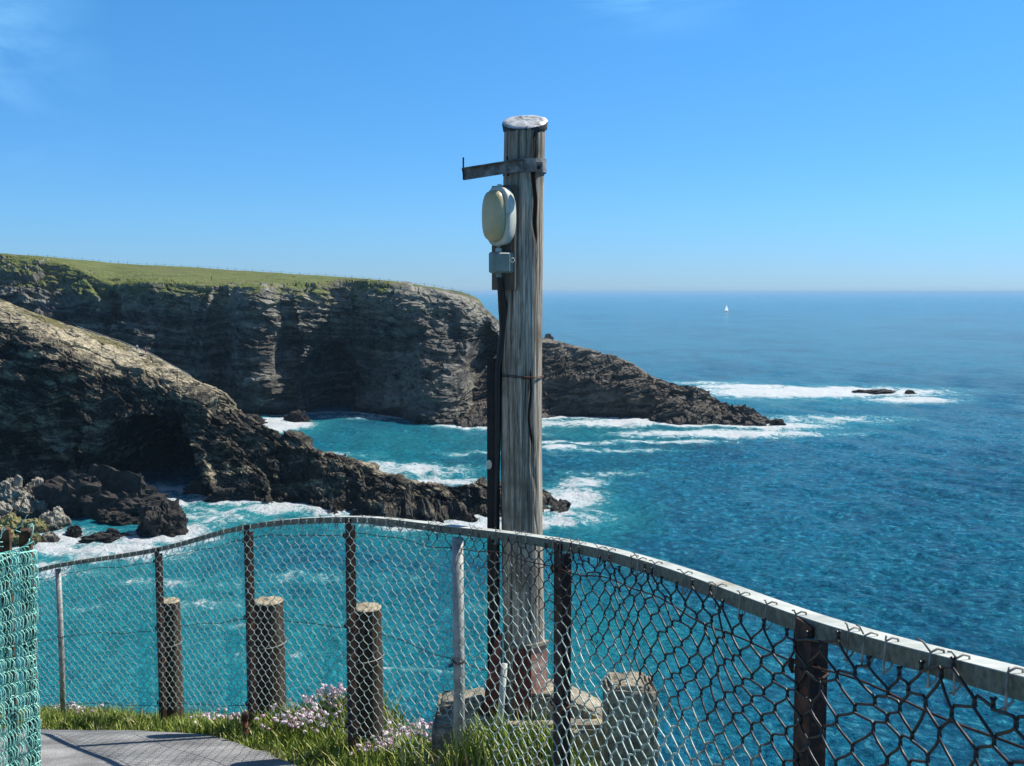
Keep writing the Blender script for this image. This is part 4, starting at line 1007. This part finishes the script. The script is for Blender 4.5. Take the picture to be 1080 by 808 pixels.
# lamp (oval bulkhead), facing left and towards the path
lamp = empty('bulkhead_lamp', tuple(P(525, 228, PD-RT-.03))); tag(lamp, 'oval outdoor bulkhead lamp with yellowed lens and off white body on the pole', 'lamp')
ENAM = simple('off_white_enamel', (.50, .49, .40), (.66, .64, .54), 22, .35, 0, .15, .001, (.30, .30, .24))
LENS = simple('yellowed_lens', (.44, .37, .19), (.54, .46, .26), 12, .28, 0, .1, .001)
Rl = Matrix.Rotation(math.radians(-43), 3, 'Z')
def oval(w_, h_, k):   # racetrack outline
    out = []
    for i in range(k):
        t = 2*PI*i/k; ex = 2.7
        cx = math.copysign(abs(math.cos(t))**(2/ex), math.cos(t)); cz = math.copysign(abs(math.sin(t))**(2/(2.5)), math.sin(t))
        out.append((cx*w_, cz*h_))
    return out
def oval_shell(name, layers, mat, off):
    vs = []; kk = 56
    for (sc_w, sc_h, y_) in layers:
        for (x, z) in oval(sc_w, sc_h, kk): vs.append(Rl @ Vector((x, y_, z))+Vector(off))
    fs = [(r*kk+i, r*kk+(i+1) % kk, (r+1)*kk+(i+1) % kk, (r+1)*kk+i) for r in range(len(layers)-1) for i in range(kk)]
    fs += [tuple(range(kk))[::-1], tuple(range((len(layers)-1)*kk, len(layers)*kk))]
    mb = MB(); mb.add(vs, fs); return mb.build(name, mat, lamp, True)
W_, H_ = .067, .119
ob = oval_shell('body', [(W_*.92, H_*.92, .045), (W_, H_, .035), (W_*1.04, H_*1.03, .004), (W_*1.04, H_*1.03, -.004), (W_*.98, H_*.98, -.010), (W_*.88, H_*.90, -.012)], ENAM, (0, 0, 0))
oval_shell('lens', [(W_*.86, H_*.88, -.011), (W_*.86, H_*.88, -.024), (W_*.80, H_*.84, -.040), (W_*.64, H_*.72, -.050), (W_*.35, H_*.5, -.055)], LENS, (0, 0, 0))
MB().tube([Rl @ Vector((0, .01, H_*1.0)), Rl @ Vector((0, .01, H_*1.0+.012))], .009, 8).build('hinge_lug', ENAM, lamp)
MB().tube([Rl @ Vector((0, .01, -H_*.98)), Rl @ Vector((0, .01, -H_*1.0-.014))], .009, 8).build('latch', RUST, lamp)
# junction box
jb = empty('junction_box', tuple(P(529, 288, PD-RT-.03))); tag(jb, 'small grey green junction box with cable glands under the oval lamp', 'junction box')
GB = simple('grey_green_plastic', (.14, .185, .16), (.20, .25, .22), 14, .45, 0, .2, .001, (.28, .30, .27))
Rj = Matrix.Rotation(math.radians(28), 3, 'Z')
jc = P(529, 277, PD-RT-.028)-jb.location
MB().box(jc, (.098, .052, .086), Rj, 0, .006).build('box_body', GB, jb)
MB().box(jc+Rj @ Vector((-.012, -.030, 0)), (.07, .012, .080), Rj, 0, .004).build('lid', GB, jb)
rg = [jc+Rj @ Vector((.036+.009*math.cos(a_), -.028, .009*math.sin(a_)+.01)) for a_ in np.linspace(0, 2*PI, 17)]
MB().tube(rg, .002, 5).build('knockout_ring', ENAM, jb, True)
MB().tube([jc+Vector((-.012, 0, .043)), jc+Vector((-.012, 0, .058))], .013, 8).build('gland', ENAM, jb)
MB().tube([jc+Vector((-.012, 0, .057)), jc+Vector((-.012, .002, .085))], .008, 10).build('conduit', GPIPE, jb, True)
MB().tube([jc+Vector((-.01, 0, -.043)), jc+Vector((-.01, 0, -.060))], .012, 8).build('lower_gland', GB, jb)
# cables from box down the left side of the pole
BLK = simple('black_sheathing', (.008, .008, .008), (.02, .018, .016), 20, .5)
cb = empty('cable', tuple(P(528, 292, PD-RT-.02))); tag(cb, 'thick black cables dropping from the junction box down the left of the pole', 'cable')
def path3(lst, ref): return [P(px, py, d)-ref for (px, py, d) in lst]
for k, o_ in enumerate((0, 2.6, 5)):
    pts = path3([(526+o_*.4, 291, PD-RT-.02), (527+o_*.6, 305, PD-RT-.01), (528+o_, 325, PD-RT*.7), (529+o_*.8, 350, PD-RT*.5), (526+o_*.7, 375, PD-RT*.4), (524+o_*.5, 395, PD-RT*.35), (524+o_*.4, 470, PD-RT*.3), (523, 560, PD-RT*.3), (523, 700, PD-RT*.3), (523, 758, PD-RT*.3)], cb.location)
    pts = [Vector(p) for p in crv([tuple(p) for p in pts], 5)]
    MB().tube(pts, .0085 if k else .010, 8).build('cable_run', BLK, cb, True)
# black steel channel guard
gd_ = empty('cable_guard', tuple(P(520, 760, PD-.02))); tag(gd_, 'long black steel cable guard standing upright against the left of the pole', 'cable guard')
BLKS = rust_mat('black_steel', ((.005, .005, .005), (.012, .010, .010), (.03, .018, .014)), .6)
t0 = P(520.5, 378, PD-.03)-gd_.location; b0 = P(519.5, 760, PD-.03)-gd_.location; w_ = 12.5/F*PD
mb = MB(); mb.box(((t0.x+b0.x)/2, 0, (t0.z+b0.z)/2), (w_, .004, t0.z-b0.z)); mb.box((t0.x-w_/2+.002, .021, (t0.z+b0.z)/2), (.004, .036, t0.z-b0.z-.002)); mb.box((t0.x+w_/2-.002, .021, (t0.z+b0.z)/2), (.004, .036, t0.z-b0.z-.002))
mb.build('channel', BLKS, gd_)
dc = P(515.5, 490, PD-.035)-gd_.location
mb = MB(); kk = 20; mb.add([dc+Vector((math.cos(2*PI*i/kk)*.013, -.002, math.sin(2*PI*i/kk)*.020)) for i in range(kk)]+[dc+Vector((math.cos(2*PI*i/kk)*.013, .004, math.sin(2*PI*i/kk)*.020)) for i in range(kk)], [tuple(range(kk))]+[(i, (i+1) % kk, kk+(i+1) % kk, kk+i) for i in range(kk)])
mb.build('round_plug', ENAM, gd_)
# wire round the pole and knots
bw = empty('binding_wire', tuple(P(549, 397, PD))); tag(bw, 'thin dark wire bound round the middle of the wooden pole', 'wire')
x_c = float(np.interp(P(549, 397, PD).z-pole.location.z, Gc[::-1, 0, 2], Gc[::-1, :, 0].mean(1)))+pole.location.x-bw.location.x
for dz in (0, .006):
    MB().tube([(x_c+math.cos(a_)*RT*1.08, math.sin(a_)*RT*1.08, dz+.004*math.sin(2*a_)) for a_ in np.linspace(0, 2*PI, 40)], .0016, 5).build('strand', RUST, bw, True)
MB().box((x_c+.02, -RT*1.08, .0), (.03, .008, .008)).build('twist', RUST, bw)
# base: rust red steel shoe with gussets
RED = rust_mat('red_oxide_steel', ((.06, .012, .010), (.16, .035, .025), (.42, .25, .20)), .7, 16, 0)
sh = empty('pole_shoe', tuple(P(556, 762, PD))); tag(sh, 'rust red steel shoe clamping the foot of the wooden pole to its footing', 'pole shoe')
def SL(px, py, d): return P(px, py, d)-sh.location
u0 = SL(541, 684, PD-RT-.012); u1 = SL(560, 684, PD-RT-.012); l0 = SL(541, 762, PD-RT-.012); l1 = SL(560, 762, PD-RT-.012)
MB().prism([(l0.x, u0.y, l0.z), (l1.x, u0.y, l0.z), (u1.x, u0.y, u0.z), (u0.x, u0.y, u0.z)], (0, .010, 0)).build('front_plate', RED, sh)
PINKR = rust_mat('sunlit_red_steel', ((.22, .05, .035), (.50, .24, .17), (.66, .52, .42)), .75, 12, 0)  # lighter than the front plate: sunlight on this facet painted in
MB().prism([(u1.x+.001, u0.y, l0.z), (u1.x+.074, u0.y+.058, l0.z), (u1.x+.074, u0.y+.058, u0.z), (u1.x+.001, u0.y, u0.z)], (-.006, .009, 0)).build('side_plate', PINKR, sh)
MB().prism([(u0.x-.006, u0.y-.006, u0.z+.001), (u1.x+.002, u0.y-.006, u0.z+.001), (u1.x+.082, u0.y+.056, u0.z+.001), (u1.x+.07, u0.y+.075, u0.z+.001), (u0.x-.006, u0.y+.03, u0.z+.001)], (0, 0, .014)).build('top_lip', CONC, sh)
g0 = SL(508, 758, PD-.09); g1 = SL(530, 758, PD-.09); g2 = SL(530, 668, PD-.09); g3 = SL(523, 672, PD-.09)
MB().prism([(g0.x, g0.y, g0.z), (g1.x, g0.y, g0.z), (g2.x, g0.y, g2.z), (g3.x, g0.y, g3.z), ((g0.x+g3.x)/2-.008, g0.y, (g0.z+g3.z)/2)], (0, .012, 0)).build('gusset', RED, sh)
b_ = SL(545, 762, PD)
MB().box((b_.x-.005, b_.y-.03, b_.z+.004), (.28, .20, .010)).build('base_plate', RED, sh)
# pale brace pipe
bp_ = empty('brace_pipe', tuple(P(524, 815, 4.35))); tag(bp_, 'pale leaning pipe brace in front of the pole foot', 'pipe')
MB().tube([(0, 0, -.12)]+path3([(525, 790, 4.35), (529, 740, 4.36), (532, 700, 4.38)], bp_.location), .013, 12).build('pipe', GALV, bp_, True)

# ---------------------------------------------------------------- teal netted fence end on the left
net = empty('netted_panel', tuple(P(20, 900, 3.05))); tag(net, 'rusty gate panel wrapped in layers of frayed teal fishing net at the left', 'gate'); NO = net.location
TEAL = simple('teal_twine', (.20, .55, .46), (.42, .76, .66), 40, .65, 0, .3, .001, (.03, .22, .19))
TEALD = simple('dark_teal_twine', (.04, .26, .22), (.10, .46, .40), 40, .7)
e0 = Vector((P(37, 700, 3.0).x, 3.0)); dirn = Vector((-.60, -.80)).normalized()
zt0 = P(37, 558, 3.0).z; zbb = float(gz(3.0))-.02
def NP(u, v, o=0.0):   # u along the panel from its free end, v down from the top
    bulge = .012*math.sin(v*5+1)+.008*math.sin(v*13)
    x = e0.x+dirn.x*u+(.03*v*.28)+bulge*(.6 if u < .15 else .2)+dirn.y*-1*0
    y = e0.y+dirn.y*u
    nx_, ny2 = dirn.y*-1, dirn.x
    # outward normal towards the path/camera side
    return Vector((x+(-ny2)*-o*0+(.8)*o*.6, y-.6*o, zt0-v))-NO
for (px, py, d, sz_) in ((5, 557, 3.06, .03), (27, 558, 3.10, .034), (-60, 560, 2.75, .04), (-140, 560, 2.45, .04)):
    t_ = P(px, py, d); mb = MB(); mb.box((t_.x-NO.x, t_.y-NO.y, (t_.z+zbb)/2-NO.z-.05), (sz_, sz_*.8, t_.z-zbb+.1), Matrix.Rotation(.3, 3, 'Z'), 0, .003)
    mb.build('post', rust_mat('brown_rust', ((.03, .015, .01), (.10, .045, .02), (.22, .11, .06))) if px == 5 else bpy.data.materials['brown_rust'], net)
Hn = zt0-zbb; UL = .95
for layer, (mat_, off_, ph) in enumerate(((TEALD, .0, .0), (TEAL, .010, .3), (TEAL, .018, .7))):
    mb = MB(); rowh = .040; nr2 = int(Hn/rowh); sw = .0095
    def row_v(r, u): return .035+r*rowh+ph*rowh+.010*math.sin(u*22+r*.6+ph*5)+.02*u*math.sin(r*.35+ph*3)+ (-.05*(1-min(u/.12, 1))*0)+.07*u
    for r in range(nr2):
        pts = [NP(u, row_v(r, u), off_+.003*math.sin(u*60+r)) for u in np.arange(0, UL, .022)]
        mb.tube(pts, .0017, 4)
        for q in range(int(UL/sw)):
            u = q*sw+random.uniform(-.003, .003)+(r % 2)*sw*.5
            va, vb = row_v(r, u), row_v(r+1, u+.004)
            bl_ = random.uniform(.003, .006)
            pts = [NP(max(0, u+dx), va+(vb-va)*f_, off_+.004+dz) for f_, dx, dz in ((0, .003, 0), (.25, -.002-bl_*.5, .003), (.5, -bl_, .005), (.78, -bl_*.6, .003), (1, .004, 0))]
            if random.random() < .93: mb.tube(pts, random.uniform(.0009, .0014), 4)
    mb.build('netting', mat_, net, True)
mb = MB()
for i in range(34):   # frayed top
    u = random.uniform(0, .5); p0 = NP(u, random.uniform(0, .08), random.uniform(0, .03)); pts = [p0]
    for k in range(4): pts.append(pts[-1]+Vector((random.uniform(-.02, .02), random.uniform(-.01, .01), random.uniform(-.01, .024))))
    mb.tube([Vector(p) for p in crv([tuple(p) for p in pts], 3)], .0012, 4)
mb.build('frayed_twine', TEAL, net, True)

# ---------------------------------------------------------------- far small things
def near_ground(px, row): 
    pxs = 540+F*row[:, 0]/(row[:, 1]*CT-(row[:, 2]-H)*ST); o = np.argsort(pxs)
    return Vector([float(np.interp(px, pxs[o], row[o, c])) for c in range(3)])
GREY = simple('grey_paint', (.45, .46, .45), (.6, .6, .58), 3, .6)
rl = empty('walkway_railing', tuple(near_ground(150, NEAR_TOP))); tag(rl, 'thin grey railing along the crest path of the near headland', 'railing'); RO = rl.location
top = []; mid = []
for px in np.arange(84, 207, 5.0):
    g_ = near_ground(px, NEAR_TOP)-RO+Vector((0, -2.2, -.1)); MB().tube([g_-Vector((0, 0, .5)), g_+Vector((0, 0, 1.35))], .05, 5).build('post', GREY, rl)
    top.append(g_+Vector((0, 0, 1.3))); mid.append(g_+Vector((0, 0, .75)))
MB().tube(top, .045, 5).build('handrail', GREY, rl); MB().tube(mid, .035, 5).build('mid_rail', GREY, rl)
ff = empty('field_fence', tuple(near_ground(250, FAR_SKY))); tag(ff, 'distant post and wire fence along the grassy skyline of the far cliff', 'fence'); RO = ff.location
tp_ = []; BROWNP = simple('fence_post_timber', (.05, .045, .035), (.10, .09, .07), 2, .9)
for i, px in enumerate(np.arange(30, 500, 9.5)):
    g_ = near_ground(px+random.uniform(-1.5, 1.5), FAR_SKY)-RO; hp = random.uniform(1.0, 1.7)
    MB().tube([g_-Vector((0, 0, .5)), g_+Vector((random.uniform(-.1, .1), 0, hp))], .11, 5).build('post', BROWNP, ff); tp_.append(g_+Vector((0, 0, .95)))
MB().tube(tp_, .03, 4).build('wire', BROWNP, ff)

def skinned(name, verts, edges, radii, mat, parent):
    me = bpy.data.meshes.new(name); me.from_pydata(verts, edges, []); me.materials.append(mat)
    o = link(bpy.data.objects.new(name, me), parent)
    md = o.modifiers.new('skin', 'SKIN')
    for v, r in zip(me.skin_vertices[0].data, radii): v.radius = (r, r)
    me.skin_vertices[0].data[0].use_root = True
    s_ = o.modifiers.new('sub', 'SUBSURF'); s_.levels = 1; s_.render_levels = 1
    return o
SKIN = simple('skin', (.42, .26, .18), (.46, .30, .21), 3, .6, 0, 0)
HAIR = simple('hair', (.05, .03, .02), (.08, .05, .03), 3, .7, 0, 0)
def person(px, dy, label, jacket, trousers, rz):
    g_ = near_ground(px, NEAR_TOP)+Vector((0, dy, .35)); r = empty('person', tuple(g_), rz); tag(r, label, 'person')
    V = [(0, 0, .95), (0, 0, 1.2), (0, 0, 1.42), (0, -.01, 1.52), (0, -.02, 1.62), (0, -.02, 1.72), (.19, 0, 1.4), (.25, -.02, 1.12), (.24, -.12, .9), (.23, -.16, .82), (-.19, 0, 1.4), (-.25, .02, 1.12), (-.24, -.06, .88), (-.23, -.09, .8), (.1, 0, .88), (.11, -.04, .5), (.11, .0, .08), (.11, -.12, .04), (-.1, 0, .88), (-.11, .02, .5), (-.12, .06, .08), (-.12, -.06, .04)]
    E_ = [(0, 1), (1, 2), (2, 3), (3, 4), (4, 5), (2, 6), (6, 7), (7, 8), (8, 9), (2, 10), (10, 11), (11, 12), (12, 13), (0, 14), (14, 15), (15, 16), (16, 17), (0, 18), (18, 19), (19, 20), (20, 21)]
    R_ = [.13, .13, .14, .06, .095, .08, .06, .05, .04, .04, .06, .05, .04, .04, .09, .065, .045, .045, .09, .065, .045, .045]
    skinned('body', V, E_, R_, SKIN, r)
    J = [0, 1, 2, 6, 7, 8, 10, 11, 12]; mp = {a: i for i, a in enumerate(J)}
    skinned('jacket', [V[i] for i in J], [(mp[a], mp[b]) for a, b in E_ if a in mp and b in mp], [R_[i]+.045 for i in J], jacket, r)
    T_ = [0, 14, 15, 16, 18, 19, 20]; mp = {a: i for i, a in enumerate(T_)}
    skinned('trousers', [V[i] for i in T_], [(mp[a], mp[b]) for a, b in E_ if a in mp and b in mp], [R_[i]+.035 for i in T_], trousers, r)
    skinned('hair', [(0, .02, 1.7), (0, .03, 1.78)], [(0, 1)], [.10, .08], HAIR, r)
WHT = simple('white_jacket', (.75, .75, .75), (.8, .8, .8), 3, .8, 0, 0); REDJ = simple('red_jacket', (.45, .05, .04), (.5, .06, .05), 3, .8, 0, 0); NAV = simple('navy_cloth', (.02, .03, .06), (.03, .04, .07), 3, .8, 0, 0)
person(147, -2.2, 'distant person in a white top standing on the near headland path', WHT, NAV, .3)
person(156, -2.2, 'distant person in a red top standing on the near headland path', REDJ, NAV, -.4)

# sailing yacht
yp = seaP(766, 328.6); yt = empty('sailing_yacht', tuple(yp), math.radians(-30)); tag(yt, 'tiny white sailing yacht far out towards the horizon', 'yacht')
nS = NT('white_sailcloth'); d1 = nS.nd('ShaderNodeBsdfDiffuse', Color=(.85, .85, .83)); d2 = nS.nd('ShaderNodeBsdfTranslucent', Color=(.85, .85, .83)); mS = nS.nd('ShaderNodeMixShader', Fac=.75)
nS.t.links.new(d1.outputs[0], mS.inputs[1]); nS.t.links.new(d2.outputs[0], mS.inputs[2]); oS = nS.nd('ShaderNodeOutputMaterial'); nS.t.links.new(mS.outputs[0], oS.inputs[0]); SAIL = nS.m; HULL = simple('white_hull', (.72, .73, .74), (.78, .78, .78), .5, .4, 0, 0)
st = [(-6.5, 1.3, 1.5), (-3, 1.9, 1.35), (1, 1.9, 1.35), (4.5, 1.1, 1.5), (7, .1, 1.8)]
vs = []; 
for (x, w_, z_) in st: vs += [(x, -w_, z_), (x, -w_*.75, .3), (x, 0, -.6), (x, w_*.75, .3), (x, w_, z_)]
fs = [(i*5+k, i*5+k+1, (i+1)*5+k+1, (i+1)*5+k) for i in range(4) for k in range(4)]+[(i*5+4, i*5, (i+1)*5, (i+1)*5+4) for i in range(4)]+[(0, 1, 2, 3, 4)]
MB().add(vs, fs).build('hull', HULL, yt)
MB().box((-.5, 0, 1.7), (4.5, 2, .8), None, 0, .2).build('cabin', HULL, yt)
MB().tube([(1, 0, 1.3), (1, 0, 21)], [.14, .08], 8).build('mast', GREY, yt)
MB().tube([(1, 0, 2.9), (-5.2, .9, 2.9)], .1, 6).build('boom', GREY, yt)
def sail(a, b, c_, bl_):
    k = 10; vs = []; fs = []
    for i in range(k+1):
        for j in range(k+1):
            f_ = i/k; g_ = j/k; p = Vector(a)*(1-f_)+(Vector(b)*(1-g_)+Vector(c_)*g_)*f_
            p.y += bl_*math.sin(PI*f_)*math.sin(PI*min(g_, .999)); vs.append(p)
    fs = [(i*(k+1)+j, i*(k+1)+j+1, (i+1)*(k+1)+j+1, (i+1)*(k+1)+j) for i in range(k) for j in range(k)]
    return MB().add(vs, fs)
sail((.95, 0, 20.6), (.95, 0, 3), (-5.1, .9, 3.1), .7).build('mainsail', SAIL, yt, True)
sail((1.2, 0, 19), (6.9, 0, 2.1), (.2, 1.4, 2.6), .8).build('jib', SAIL, yt, True)
